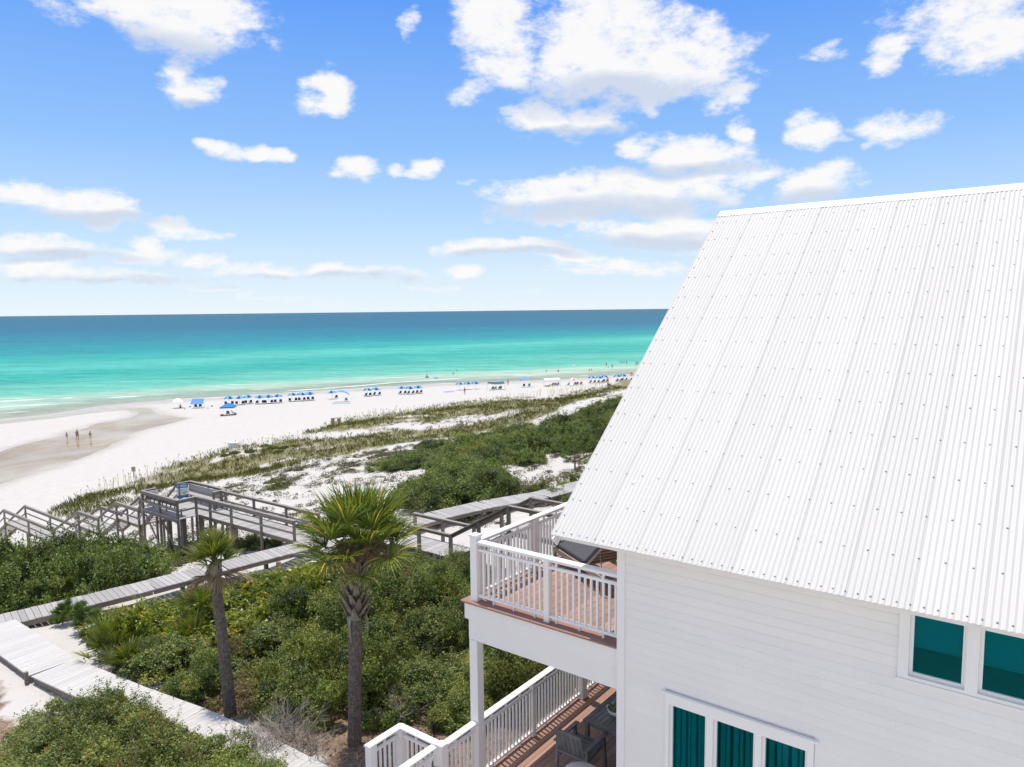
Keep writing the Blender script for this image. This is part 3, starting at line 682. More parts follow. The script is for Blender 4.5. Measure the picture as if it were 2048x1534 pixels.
# ---- roof
sl = Vector((0, RIDGE_B-EAVE_B, RIDGE_Z-EAVE_Z)); SLEN = sl.length; sl.normalize(); rn = Vector((0, -sl.z, sl.y))
NCOR, CP_ = 10, .0678; SW = NCOR*CP_
mb = MB()                                       # boards under the metal, fascia, soffit
for sgn in (1, -1):
    pts = []
    for a_ in (RAKE_A-.02, A_END-.3):
        e0, e1 = HL(a_, EAVE_B+.10, EAVE_Z+.055), HL(a_, RIDGE_B, RIDGE_Z-.03)
        if sgn < 0: e0 = HL(a_, 2*RIDGE_B-EAVE_B-.10, EAVE_Z+.055)
        pts += [e0, e1, e1-Vector((0, 0, .10)), e0-Vector((0, 0, .10))]
    mb.add(pts, [(0,1,5,4),(1,2,6,5),(2,3,7,6),(3,0,4,7),(0,3,2,1),(4,5,6,7)])
roof = mb.build('roof', M['white_trim'], house)
hslab('eave_fascia', house, M['white_trim'], RAKE_A-.03, A_END, 9.0, 9.02, -3.46, -3.37)
hslab('soffit', house, M['white_trim'], RAKE_A-.04, A_END, 9.021, 9.40, -3.46, -3.44)
def sheet_mesh(width_n, sgn):
    n = width_n*8+1; us = np.arange(n)*CP_/8
    h = .0072*np.cos(2*np.pi*us/CP_)+.0060*us/us[-1]
    us = np.r_[us, us[-1]+.0005]; h = np.r_[h, h[-1]-.013]; n += 1; vs_ = []
    for e in (0., 1.):
        for u_, hh in zip(us, h):
            p_ = sl*(SLEN*e)+rn*(hh+.012); vs_.append((u_, p_.y*sgn, p_.z))
    fs = [(i, i+1, n+i+1, n+i) if sgn > 0 else (i+1, i, n+i, n+i+1) for i in range(n-1)]
    me = fast_mesh('roof_sheet', np.array(vs_), np.array(fs), M['roof_metal'], True); return me
smesh = sheet_mesh(NCOR+1, 1); bmesh_ = sheet_mesh(NCOR+1, -1)
for me_ in (smesh, bmesh_): me_.polygons[len(me_.polygons)-1].use_smooth = False
nsh = int((RAKE_A-A_END)/SW)+1
for i in range(nsh):
    p = HL(RAKE_A, EAVE_B, EAVE_Z); put('roof_sheet', smesh, roof, (p.x+i*SW-.03, p.y, p.z+.0006*(i % 3)))
    p = HL(RAKE_A, 2*RIDGE_B-EAVE_B, EAVE_Z); put('roof_sheet', bmesh_, roof, (p.x+i*SW-.03, p.y, p.z))
mb = MB(); mb2 = MB()                            # screws with their dark washers
p0 = HL(RAKE_A, EAVE_B, EAVE_Z)-Vector((.03, 0, 0))
def screw(u_, d_):
    c = p0+Vector((u_, 0, 0))+sl*d_+rn*.0235
    y_ = Vector((1, 0, 0)); z_ = sl
    ring = [c+(y_*math.cos(k_*1.0472)+z_*math.sin(k_*1.0472))*.012 for k_ in range(6)]
    mb.add(ring+[c+rn*.005+(r_-c)*.6 for r_ in ring], [(k_, (k_+1) % 6, (k_+1) % 6+6, k_+6) for k_ in range(6)]+[(6,7,8,9,10,11)])
ncor = int((RAKE_A-A_END)/CP_)
for k in range(1, ncor, 2): screw(k*CP_, .065)
for row in range(1, 14):
    d_ = .065+row*.615
    if d_ > SLEN-.25: break
    for k in range(3, ncor, 4): screw((k+(0 if row % 2 else 0))*CP_, d_+random.uniform(-.006, .006))
    screw(CP_, d_); screw(CP_, d_-.31)
tag(mb.build('roof_screws', M['screw'], roof), kind='stuff')
mb = MB()                                       # ridge cap
for sgn in (1, -1):
    pts = []
    for a_ in (RAKE_A+.02, A_END-.3):
        top = HL(a_, RIDGE_B, RIDGE_Z+.034); low = top+Vector((0, -sl.y*.19*sgn, -sl.z*.19)); low2 = low+Vector((0, 0, -.012)); top2 = top-Vector((0, 0, .015))
        pts += [top, low, low2, top2]
    f = [(0,1,5,4),(1,2,6,5),(2,3,7,6),(0,3,2,1),(4,5,6,7)]
    mb.add(pts, f)
mb.build('ridge_cap', M['white_trim'], roof)
for sgn in (1, -1):                               # rake boards under the sheet's edge
    e0, e1 = HL(RAKE_A-.035, EAVE_B if sgn > 0 else 2*RIDGE_B-EAVE_B, EAVE_Z-.10), HL(RAKE_A-.035, RIDGE_B, RIDGE_Z-.10)
    bar('rake_board', roof, M['white_trim'], e0, e1, .025, .17, up=(0, 0, 1))

# ---- decks
def deck(z, b0, b1, a0, a1, pw=.137, gap=.006):
    mb_ = MB(); bb = b0+.16
    a_ = a1+.02
    while a_ < a0-.05: hbox(mb_, a_, a_+.05, bb, b1, z-.22, z-.028); a_ += .45
    d_ = mb_.build('deck', M['white_paint'], house)
    a_ = a1+.004
    while a_+pw < a0-.13:
        hslab('plank', d_, M['deck_wood'], a_+pw, a_, bb+.146, b1, z-.026+random.uniform(-.001, .001), z+random.uniform(-.0015, .0015)); a_ += pw+gap
    hslab('border_plank', d_, M['deck_trim'], a0, a_, bb+.146, b1, z-.026, z+.0005)
    hslab('border_plank', d_, M['deck_trim'], a0, a1+.004, b0, b0+.298, z-.026, z+.001)
    return d_
dk = deck(-5.05, 9.27, 21.2, 8.23, 5.13)
hslab('fascia', dk, M['white_trim'], 8.18, 5.128, 9.325, 9.36, -5.38, -5.077)
hslab('fascia', dk, M['white_trim'], 8.18, 8.145, 9.361, 21.2, -5.38, -5.077)
hslab('beam', dk, M['white_trim'], 8.12, 5.128, 9.362, 9.50, -5.76, -5.30)
hslab('beam', dk, M['white_trim'], 8.12, 7.98, 9.502, 21.2, -5.76, -5.30)
hslab('porch_ceiling', dk, M['white_paint'], 7.97, 5.13, 9.503, 21.2, -5.42, -5.40)
dk2 = deck(-8.40, 7.55, 21.2, 8.2, 5.13)
hslab('fascia', dk2, M['white_trim'], 8.16, 5.128, 7.60, 7.63, -8.75, -8.428)
hslab('fascia', dk2, M['white_trim'], 8.16, 8.13, 7.632, 21.2, -8.75, -8.428)
for b_ in (9.43, 12.93, 16.4, 19.9):
    p = hslab('porch_post', house, M['white_trim'], 8.10, 7.925, b_-.085, b_+.085, GH-.3, -5.762)
    for zz in (-8.4,): hslab('post_collar', house, M['white_trim'], 8.12, 7.905, b_-.105, b_+.105, zz, zz+.17)
# ---- railings: cap, mid rail, bottom rail, balusters
cap_prof = [(-.07, -.02), (.07, -.02), (.07, .006), (.045, .02), (-.045, .02), (-.07, .006)]
def railing(parent, p0, p1, zd, h, posts, L_, post_w=.10, cap_over=0.0, sp=.108, extra=()):
    """p0,p1: (a,b) ends; posts: fractions; L_: (a,b,z)->local"""
    h = h+random.uniform(-.003, .003); P0, P1 = L_(*p0, zd), L_(*p1, zd); d_ = (P1-P0); Ln = d_.length; d_.normalize(); n_ = Vector((-d_.y, d_.x, 0)); up = Vector((0, 0, 1))
    mb_ = MB(); vs_ = [p_+n_*y+up*(h-.02+zz) for p_ in (P0-d_*cap_over, P1+d_*cap_over) for y, zz in cap_prof]
    mb_.add(vs_, [(i, (i+1) % 6, (i+1) % 6+6, i+6) for i in range(6)]+[(5,4,3,2,1,0),(6,7,8,9,10,11)])
    mb_.bar(P0+up*(h-.06), P1+up*(h-.06), .045, .039)
    r_ = mb_.build('railing', M['white_trim'], parent)
    bar('mid_rail', r_, M['white_trim'], P0+up*(h-.175), P1+up*(h-.175), .048, .045)
    bar('bottom_rail', r_, M['white_trim'], P0+up*.10, P1+up*.10, .06, .045)
    ps = [0.0]+sorted(f_*Ln for f_ in posts)+[Ln]
    for f_ in posts: bar('railing_post', r_, M['white_trim'], P0+d_*(f_*Ln)+up*.0, P0+d_*(f_*Ln)+up*(h-.041), post_w, post_w, up=n_)
    n = int(Ln/sp); off = (Ln-(n-1)*sp)/2
    for i in range(n):
        s_ = off+i*sp
        if any(abs(s_-q_) < post_w/2+.02 for q_ in [f_*Ln for f_ in posts]): continue
        q0 = P0+d_*s_
        bar('baluster', r_, M['white_trim'], q0+up*.123, q0+up*(h-.198), .034, .034, up=n_)
        if i % 4 == 2:
            bar('spacer', r_, M['white_trim'], q0+up*(h-.152), q0+up*(h-.080), .034, .034, up=n_)
            bar('foot_block', r_, M['white_trim'], q0+up*.001, q0+up*.077, .034, .034, up=n_)
    return r_
def HLz(a, b, z): return HL(a, b, z)
railing(house, (7.925, 9.44), (5.13, 9.44), -5.05, 1.09, [.515], HLz)
railing(house, (8.0, 9.51), (8.0, 21.1), -5.05, 1.09, [.145, .40, .65, .9], HLz, post_w=.15)
p = hslab('corner_post', house, M['white_trim'], 8.07, 7.93, 9.37, 9.51, -5.049, -3.90)
hslab('post_cap', house, M['white_trim'], 8.085, 7.915, 9.355, 9.525, -3.899, -3.865)
railing(house, (8.01, 9.53), (8.01, 12.83), -8.40, 1.15, [.48], HLz, post_w=.09)
railing(house, (8.01, 13.03), (8.01, 21.1), -8.40, 1.15, [.4, .8], HLz, post_w=.09)
railing(house, (8.01, 8.56), (8.01, 9.33), -8.40, 1.15, [], HLz)
# landing by the lower deck with its gate and short rails, then the lower landing
hslab('gate_post', house, M['white_trim'], 8.09, 7.93, 8.40, 8.55, GH, -7.23)
mb = MB(); hbox(mb, 9.1, 8.21, 7.55, 8.6, -8.44, -8.40); landing = mb.build('landing', M['deck_trim'], house)
for i in range(7): hslab('plank', landing, M['deck_wood'], 9.1, 8.21, 7.56+i*.147, 7.56+i*.147+.14, -8.399, -8.375)
hslab('landing_post', house, M['white_trim'], 9.06, 8.92, 8.42, 8.56, GH, -7.28)
hslab('landing_post', house, M['white_trim'], 9.08, 8.94, 7.74, 7.88, GH, -7.28)
railing(house, (8.92, 8.49), (8.09, 8.49), -8.40, 1.15, [], HLz, cap_over=.1)
railing(house, (9.0, 8.42), (9.0, 7.80), -8.40, 1.15, [], HLz, cap_over=.1)
gt = railing(house, (8.10, 8.38), (8.10, 7.2), -8.40, 1.15, [], HLz)
gt.name = 'gate'
bar('gate_brace', gt, M['white_trim'], HL(8.10, 8.33, -7.45), HL(8.10, 7.5, -8.25), .03, .07)
slab('gate_latch', gt, M['black_metal'], *[v for i_ in range(3) for v in (HL(8.06, 8.34, -7.62)[i_]-.02, HL(8.06, 8.34, -7.62)[i_]+.02)])
# steps down to a second, lower landing whose rail corner just shows at the bottom of the picture
hslab('landing_post', house, M['white_trim'], 9.07, 8.93, 6.76, 6.90, GH-.4, -8.25)
railing(house, (9.0, 6.76), (9.0, 5.6), -9.4, 1.15, [], HLz, cap_over=.1)
railing(house, (8.93, 6.83), (8.1, 6.83), -9.4, 1.15, [], HLz, cap_over=.1)
mb = MB(); hbox(mb, 9.1, 8.0, 5.3, 6.9, -9.46, -9.40); landing2 = mb.build('landing', M['pale_plank'], house)
for i in range(4): hslab('step', house, M['deck_wood'], 9.05, 8.2, 7.54-i*.2, 7.33-i*.2, -8.62-i*.19, -8.58-i*.19)

# ------------------------------------------------------------------ furniture on the decks
# chaise longue on the upper deck
ch = thing('chaise_longue', 'teak chaise longue with charcoal cushion and raised back on the upper deck', 'lounge chair', ab(6.95, 11.62, -5.048))
dirv = (ab(6.18, 11.22)-ab(7.66, 12.05)).normalized(); ch.rotation_euler.z = math.atan2(dirv.y, dirv.x)
L0, L1, HW = -.95, 1.0, .34                       # foot end .. head end
for s_ in (-1, 1):
    bar('side_rail', ch, M['teak'], (L0, s_*HW, .30), (L1, s_*HW, .30), .035, .09)
    bar('leg', ch, M['teak'], (L0+.05, s_*HW, 0), (L0+.05, s_*HW, .255), .05, .05, up=(1, 0, 0))
    bar('leg', ch, M['teak'], (L1-.06, s_*HW, 0), (L1-.06, s_*HW, .255), .05, .05, up=(1, 0, 0))
    bar('back_rail', ch, M['teak'], (.28, s_*(HW-.05), .33), (.86, s_*(HW-.05), .84), .03, .05)
    bar('strut', ch, M['steel'], (.72, s_*(HW-.09), .68), (.80, s_*(HW-.09), .28), .014, .014, up=(1, 0, 0))
for i in range(8): bar('slat', ch, M['teak'], (L0+.08+i*.15, -HW+.02, .335), (L0+.08+i*.15, HW-.02, .335), .10, .018, up=(0, 0, 1))
for i in range(5): bar('back_slat', ch, M['teak'], (.33+i*.115, -HW+.06, .38+i*.101), (.33+i*.115, HW-.06, .38+i*.101), .085, .018, up=(-.66, 0, .75))
mb = MB(); mb.box(L0, .27, -HW+.01, HW-.01, .35, .44)
cu = mb.build('seat_cushion', M['charcoal'], ch, bevel=.03)
mb = MB(); mb.bar((.31, 0, .43), (.88, 0, .93), 2*HW-.04, .085)
mb.build('back_cushion', M['charcoal'], ch, bevel=.03)
# dining table and chair on the porch below
def slat_table(name, label, a0, a1, b0, b1, z, h):
    tb = thing(name, label, 'table', ab((a0+a1)/2, (b0+b1)/2, z), HOUSE_ROT); w2, d2 = abs(a0-a1)/2, abs(b1-b0)/2
    n = max(3, int(2*w2/.095)); s_ = 2*w2/n
    for i in range(n): slab('top_slat', tb, M['dark_teak'], -w2+i*s_+.004, -w2+(i+1)*s_-.004, -d2+.07, d2-.07, h-.028, h)
    for y in (-d2, d2-.066): slab('end_board', tb, M['dark_teak'], -w2, w2, y, y+.066, h-.03, h+.001)
    for y in (-d2+.05, d2-.08): slab('apron', tb, M['dark_teak'], -w2+.1, w2-.1, y, y+.03, h-.12, h-.031)
    for sx in (-1, 1):
        for sy in (-1, 1): slab('leg', tb, M['dark_teak'], sx*(w2-.06)-.035, sx*(w2-.06)+.035, sy*(d2-.07)-.035, sy*(d2-.07)+.035, 0, h-.03)
    return tb
slat_table('dining_table', 'grey slatted teak dining table under the porch beside the wall corner', 6.86, 5.5, 11.12, 12.9, -8.399, .74)
ac = thing('patio_chair', 'grey slatted armchair on the porch seen from behind', 'chair', ab(6.68, 10.75, -8.399), HOUSE_ROT)   # faces +y (the table)
for s_ in (-1, 1):
    bar('leg', ac, M['dark_teak'], (s_*.31, -.33, 0), (s_*.31, -.27, .62), .05, .06, up=(0, 1, 0))
    bar('leg', ac, M['dark_teak'], (s_*.31, .36, 0), (s_*.31, .30, .60), .05, .06, up=(0, 1, 0))
    bar('armrest', ac, M['dark_teak'], (s_*.31, -.36, .63), (s_*.31, .40, .63), .085, .028)
    bar('seat_rail', ac, M['dark_teak'], (s_*.265, -.30, .36), (s_*.265, .38, .41), .035, .06)
for i in range(7): bar('seat_slat', ac, M['dark_teak'], (-.25, -.24+i*.095, .39+i*.006), (.25, -.24+i*.095, .39+i*.006), .082, .02)
for i in range(6): bar('back_slat', ac, M['dark_teak'], (-.235+i*.094, -.26, .38), (-.235+i*.094, -.42, .88), .084, .02, up=(0, 1, .3))
bar('top_rail', ac, M['dark_teak'], (-.285, -.43, .90), (.285, -.43, .90), .04, .05); bar('back_rail', ac, M['dark_teak'], (-.285, -.30, .44), (.285, -.30, .44), .04, .05)
st = thing('side_table', 'round white side table at the very bottom of the porch', 'table', ab(6.2, 9.98, -8.399), HOUSE_ROT)
mb = MB(); mb.lathe([(0, .52), (.30, .52), (.31, .53), (.31, .545), (.30, .555), (0, .556)], 40); mb.build('table_top', M['white_trim'], st, True)
mb = MB(); mb.lathe([(.0, 0), (.2, 0), (.2, .02), (.04, .05), (.03, .3), (.05, .519), (0, .5195)], 24); mb.build('pedestal', M['white_trim'], st, True)
M['succulent'] = pmat('succulent', (.05, .085, .03), (.12, .16, .05), 30., rough=.5)
bw = thing('planter_bowl', 'white scalloped bowl of succulents on the porch table', 'planter', ab(6.40, 11.62, -7.657), 0)
mb = MB(); n = 28
prof_ = [(.02, 0), (.10, .005), (.17, .07), (.205, .14), (.19, .145), (.15, .09), (.0, .08)]
mb.lathe(prof_, n); mb.v = [(x*(1+.05*math.cos(7*math.atan2(y, x))*(z > .1)), y*(1+.05*math.cos(7*math.atan2(y, x))*(z > .1)), z+.012*math.cos(7*math.atan2(y, x))*(z > .12)) for x, y, z in mb.v]
mb.build('bowl', M['ceramic'], bw, True)
mb = MB()
for i in range(110):
    r_ = .17*math.sqrt(random.random()); an = random.uniform(0, 6.28); c = Vector((r_*math.cos(an), r_*math.sin(an), .09+.09*(1-r_/.17)+random.uniform(0, .03)))
    d_ = Vector((random.gauss(0, 1), random.gauss(0, 1), 1.2)).normalized(); s_ = d_.cross(Vector((0, 0, 1)) if abs(d_.z) < .9 else Vector((1, 0, 0))).normalized()*.016
    mb.add([c-s_, c+d_*.03+s_*.0-d_.cross(s_)*.25, c+s_, c+d_*.075], [(0, 1, 3), (1, 2, 3), (0, 3, 2)])
mb.build('succulents', M['succulent'], bw)
pl = thing('path_light', 'small black path light at the foot of the porch steps', 'lamp', hit(869, 1496))
mb = MB(); mb.tube([(0, 0, 0), (0, 0, .42)], .018, 8); mb.build('stake', M['black_metal'], pl)
mb = MB(); mb.lathe([(.0, .40), (.035, .40), (.045, .46), (.035, .56), (.06, .57), (.05, .60), (0, .63)], 12); mb.build('lantern', M['black_metal'], pl, True)

# ------------------------------------------------------------------ boardwalks and dune stairs
class Frame:
    def __init__(s, name, label, cat, a, b, z, group=None):
        s.o = thing(name, label, cat, ab(a, b, z), HOUSE_ROT, group); s.a, s.b, s.z = a, b, z; s.posts = set()
    def __call__(s, a, b, z): return Vector((s.a-a, b-s.b, z-s.z))
def ground_ab(a, b): p = ab(a, b); return gz(p.x, p.y)-CAM_H
def planking(F, pts, width, pitch, mat, gap=.012, th=.038, stringer=None, name='plank', jit=.0):
    """planks laid across the line pts [(a,b,z)]"""
    P = [F(*p) for p in pts]; carry = pitch/2
    for p, q_ in zip(P[:-1], P[1:]):
        d = q_-p; L = d.length; d.normalize(); n = Vector((-d.y, d.x, 0)).normalized(); s_ = carry
        while s_ < L:
            c = p+d*s_; e = random.uniform(-jit, jit); dz = Vector((0, 0, random.uniform(-.002, .002)))
            bar(name, F.o, mat, c-n*(width/2+e)+dz+d*random.uniform(-.0015, .0015), c+n*(width/2-e)-dz*.6+d*random.uniform(-.0015, .0015), pitch-gap*random.uniform(.8, 1.3), th, up=n.cross(d) if n.cross(d).z > 0 else d.cross(n)); s_ += pitch
        carry = s_-L
        if stringer is not None:
            for sg in (-1, 1):
                o = n*sg*(width/2-.06); bar('stringer', F.o, stringer, p+o-Vector((0, 0, .11)), q_+o-Vector((0, 0, .11)), .045, .16)
def piles(F, spots, ztop, mat, w=.14, name='pile'):
    for a, b in spots:
        zg = ground_ab(a, b)-.5; bar(name, F.o, mat, F(a, b, zg), F(a, b, ztop), w, w, up=(0, 1, 0))
def wood_rail(F, pts, h=1.0, low=True, posts=True, mat=None, pw=.10, every=None, mids=(.5,), to_ground=True):
    """pts [(a,b,zdeck)]; a post at each point, 2x6 cap, lower rails"""
    mat = mat or M['rail_wood']; up = Vector((0, 0, 1))
    for i, p in enumerate(pts):
        key = (round(p[0], 1), round(p[1], 1))
        if posts and key not in F.posts:
            F.posts.add(key)
            zb = min(ground_ab(p[0], p[1])-.4, p[2]-.3) if to_ground else p[2]-.25
            bar('post', F.o, M['post_wood'], F(p[0], p[1], zb), F(p[0], p[1], p[2]+h-.045), pw, pw, up=(0, 1, 0))
    for p, q_ in zip(pts[:-1], pts[1:]):
        A_, B_ = F(*p), F(*q_); d = (B_-A_).normalized(); jz = Vector((0, 0, random.uniform(-.004, .004))); A_ = A_+jz; B_ = B_+jz
        bar('cap_rail', F.o, mat, A_+up*(h-.022)-d*.06, B_+up*(h-.022)+d*.06, .15, .042)
        n = Vector((-d.y, d.x, 0)).normalized()
        bar('side_rail', F.o, M['post_wood'], A_+up*(h-.115)+n*.07, B_+up*(h-.115)+n*.07, .035, .13)
        for m in (mids if low else ()): bar('lower_rail', F.o, mat, A_+up*(h*m)+n*.07, B_+up*(h*m)+n*.07, .036, .09)
def stairs(F, a0, a1, z0, z1, b0, b1, yellow=True, n=None):
    """treads between a0 (height z0) and a1 (height z1), b0..b1 wide"""
    n = n or max(2, int(round(abs(z1-z0)/.185))); da = (a1-a0)/n
    for sb in (b0+.03, b1-.03): bar('stringer', F.o, M['post_wood'], F(a0, sb, z0-.16), F(a1, sb, z1-.16), .05, .26)
    for k in range(1, n):
        zz = z0+(z1-z0)*k/n; aa = a0+da*(k-.5)
        t_ = bar('tread', F.o, M['grey_wood'], F(aa, b0, zz), F(aa, b1, zz), abs(da)+.03, .04)
    return n

# public grey boardwalk, the junction, and its far stretch
F = Frame('grey_boardwalk', 'weathered grey boardwalk crossing the dunes behind the small palm', 'boardwalk', 26.45, 19.4, -10.3)
planking(F, [(29.3,4.5,-10.3),(28.35,8.3,-10.3),(27.85,10.6,-10.3),(27.4,13,-10.3),(26.9,17,-10.3),(26.45,19.4,-10.3)], 1.25, .20, M['grey_wood'], stringer=M['post_wood'], jit=.02)
planking(F, [(25.45,19.45,-10.3),(25.45,23.65,-10.3)], 3.7, .20, M['grey_wood'], stringer=M['post_wood'], jit=.02)
piles(F, [(29.1,6.5),(28,6.3),(28.6,10.4),(27.3,10.1),(27.7,14.5),(26.6,14.2),(27.2,18),(26,17.8),(24,19.8),(24,22.5)], -10.46, M['post_wood'])
F = Frame('far_boardwalk', 'straight far stretch of grey boardwalk running towards the roof edge', 'boardwalk', 25.25, 23.7, -10.3)
planking(F, [(25.2,23.72,-10.3),(24.9,26.5,-10.3),(24.2,29.5,-10.3),(22.9,32.8,-10.3),(22.4,35.8,-10.3),(21.7,40,-10.3)], 1.5, .20, M['grey_wood'], stringer=M['post_wood'], jit=.02)
piles(F, [(24.3,26.3),(25.5,26.7),(23.6,29.3),(24.8,29.7),(22.3,32.6),(23.5,33),(21.8,35.6),(23,36)], -10.46, M['post_wood'])

# ramp and overlook platform with two benches
F = Frame('overlook_walkover', 'railed wooden walkover with a bench platform above the beach stairs', 'walkover', 35.5, 19.9, -10.4)
planking(F, [(27.3,20.33,-10.31),(35.4,20.33,-10.4)], 1.38, .145, M['grey_wood'], gap=.006, stringer=M['post_wood'])
planking(F, [(35.4,19.9,-10.4),(39.15,19.9,-10.4)], 2.85, .145, M['grey_wood'], gap=.006, stringer=M['post_wood'])
wood_rail(F, [(27.35,19.62,-10.33),(29.9,19.62,-10.36),(32.4,19.62,-10.38),(34.3,19.62,-10.4),(35.5,19.55,-10.4)], 1.0, mids=(.42,))
wood_rail(F, [(35.5,19.55,-10.4),(35.5,18.55,-10.4)], 1.0, mids=(.42,))
wood_rail(F, [(35.5,18.55,-10.4),(37.3,18.55,-10.4),(39.1,18.55,-10.4)], 1.0, mids=(.45,))
wood_rail(F, [(39.1,18.55,-10.4),(39.1,19.25,-10.4)], 1.0, mids=())
wood_rail(F, [(39.1,20.6,-10.4),(39.1,21.25,-10.4)], 1.0, mids=())
wood_rail(F, [(39.1,21.25,-10.4),(37.3,21.3,-10.4),(35.6,21.3,-10.4)], 1.0, mids=())
wood_rail(F, [(35.6,21.3,-10.4),(35.6,20.6,-10.4)], 1.0, mids=())
wood_rail(F, [(35.6,21.03,-10.4),(32.6,21.03,-10.38),(29.9,21.03,-10.36),(27.4,21.03,-10.33)], 1.0, mids=(.42, .3))
for i in range(5): bar('bench_back', F.o, M['grey_wood'], F(39.0, 21.2-.012*i, -9.95+i*.095), F(35.7, 21.2-.012*i, -9.95+i*.095), .03, .088)
for i in range(4): bar('bench_seat', F.o, M['grey_wood'], F(39.0, 21.13-i*.115, -9.97), F(35.7, 21.13-i*.115, -9.97), .108, .036)
for i in range(4): bar('bench_seat', F.o, M['grey_wood'], F(39.0, 18.72+i*.115, -9.97), F(35.7, 18.72+i*.115, -9.97), .108, .036)
for i in range(4): bar('bench_back', F.o, M['post_wood'], F(39.0, 18.64+.02*(i), -9.50-i*.095), F(35.7, 18.64+.02*(i), -9.50-i*.095), .03, .088)
for i in range(8): bar('back_support', F.o, M['post_wood'], F(38.8-i*.42, 18.60, -9.9), F(38.8-i*.42, 18.63, -9.44), .035, .08, up=(1, 0, 0))
for a in (35.9, 37.4, 38.8):
    for b in (18.95, 20.9): bar('bench_leg', F.o, M['post_wood'], F(a, b, -10.38), F(a, b, -9.99), .09, .04, up=(0, 1, 0))
for (a, b) in ((36.2, 19.2), (37.5, 20.9), (37.5, 19.1), (34.2, 20.9)): piles(F, [(a, b)], -10.5, M['post_wood'], .2)
bar('brace', F.o, M['post_wood'], F(35.55, 18.6, -12.6), F(37.2, 18.6, -10.7), .04, .11); bar('brace', F.o, M['post_wood'], F(39.0, 18.6, -10.7), F(37.4, 18.6, -12.4), .04, .11)
bar('brace', F.o, M['post_wood'], F(35.5, 18.6, -12.4), F(35.5, 20.8, -11.0), .04, .11)
# beach stairs going down from the platform
F = Frame('beach_stairs', 'weathered wooden stairs with landings going down to the beach', 'stairs', 42.5, 19.9, -11.9)
Z1, Z2, Z3, ZB = -11.9, -13.3, -15.25, -19.3
for a0, a1, z0, z1 in ((39.2,41.2,-10.4,Z1),(43.9,46.4,Z1,Z2),(49.2,53.0,Z2,Z3),(62,70,Z3,ZB)): stairs(F, a0, a1, z0, z1, 19.35, 20.6)
for a0, a1, z in ((41.2,43.9,Z1),(46.4,49.2,Z2),(53.0,62,Z3)):
    planking(F, [(a0,19.97,z),(a1,19.97,z)], 1.3, .145, M['grey_wood'], gap=.006, stringer=M['post_wood'])
    bar('nosing', F.o, M['yellow_paint'], F(a0+.03, 19.35, z+.022), F(a0+.03, 20.6, z+.022), .05, .012); bar('nosing', F.o, M['yellow_paint'], F(a1-.03, 19.35, z+.022), F(a1-.03, 20.6, z+.022), .05, .012)
for b in (19.28, 20.66):
    wood_rail(F, [(39.3,b,-10.4),(41.2,b,Z1)], 1.0, mids=(.35,), posts=False)
    wood_rail(F, [(41.2,b,Z1),(43.9,b,Z1)], 1.0, mids=(.45,))
    wood_rail(F, [(43.9,b,Z1),(46.4,b,Z2)], 1.0, mids=(.35,), posts=False)
    wood_rail(F, [(46.4,b,Z2),(49.2,b,Z2)], 1.0, mids=(.45,))
    wood_rail(F, [(49.2,b,Z2),(53.2,b,Z3)], 1.0, mids=(.35,), posts=False)
    wood_rail(F, [(53.2,b,Z3),(57.5,b,Z3),(62,b,Z3)], 1.0, mids=(.45,))
    wood_rail(F, [(62,b,Z3),(70,b,ZB)], 1.0, mids=(.35,), posts=False)
    bar('post', F.o, M['post_wood'], F(42.55, b, Z1-.2), F(42.55, b, Z1+.95), .08, .08, up=(0, 1, 0))
bar('brace', F.o, M['post_wood'], F(41.3, 19.28, -12.2), F(42.6, 19.28, -13.4), .04, .1); bar('brace', F.o, M['post_wood'], F(43.9, 19.28, -12.1), F(42.6, 19.28, -13.4), .04, .1)

# house walkover: landing, steps up and the upper level joining the porch
F = Frame('house_walkover', 'brown railed wooden walkover stepping up towards the house', 'walkover', 21.4, 22.3, -10.1)
planking(F, [(23.2,22.3,-10.1),(19.6,22.3,-10.1)], 1.42, .145, M['grey_wood'], gap=.008, stringer=M['post_wood'])
bar('nosing', F.o, M['yellow_paint'], F(23.18, 21.6, -10.075), F(23.18, 23.0, -10.075), .09, .014)
bar('nosing', F.o, M['yellow_paint'], F(19.62, 21.6, -10.075), F(19.62, 23.0, -10.075), .09, .014)
bar('tread', F.o, M['grey_wood'], F(23.4, 21.6, -10.24), F(23.4, 23.0, -10.24), .3, .04)
stairs(F, 16.6, 19.6, -8.42, -10.1, 21.6, 23.0)
planking(F, [(16.6,22.3,-8.42),(8.3,22.3,-8.42)], 1.42, .145, M['grey_wood'], gap=.008, stringer=M['post_wood'])
for b in (21.56, 23.04):
    wood_rail(F, [(23.1,b,-10.1),(21.4,b,-10.1),(19.6,b,-10.1)], 1.02, low=False, pw=.12)
    wood_rail(F, [(19.6,b,-10.1),(18.1,b,-9.26),(16.6,b,-8.42)], 1.02, low=False, pw=.12)
    wood_rail(F, [(16.6,b,-8.42),(14.2,b,-8.42),(11.8,b,-8.42),(9,b,-8.42)], 1.02, low=False, pw=.12)

# pale walk from the grey boardwalk to the house steps
F = Frame('pale_boardwalk', 'pale cream plank walk leading from the boardwalk to the house steps', 'boardwalk', 22.9, 8.05, -10.22)
planking(F, [(27.75,8.05,-10.2),(22.95,8.05,-10.2)], 1.28, .14, M['pale_plank'], gap=.005, stringer=M['post_wood'])
planking(F, [(22.93,8.05,-10.19),(19.2,8.35,-10.05),(16.8,8.62,-9.95),(13.9,8.85,-9.92),(10.6,8.95,-9.9)], 1.22, .14, M['pale_plank'], gap=.005, stringer=M['post_wood'])
piles(F, [(27,7.6),(27,8.5),(23.2,7.6),(20,8.0)], -10.35, M['post_wood'], .1)
for a, b in ((23.0, 7.36),): bar('post', F.o, M['post_wood'], F(a, b, -10.7), F(a, b, -10.05), .09, .09, up=(0, 1, 0))

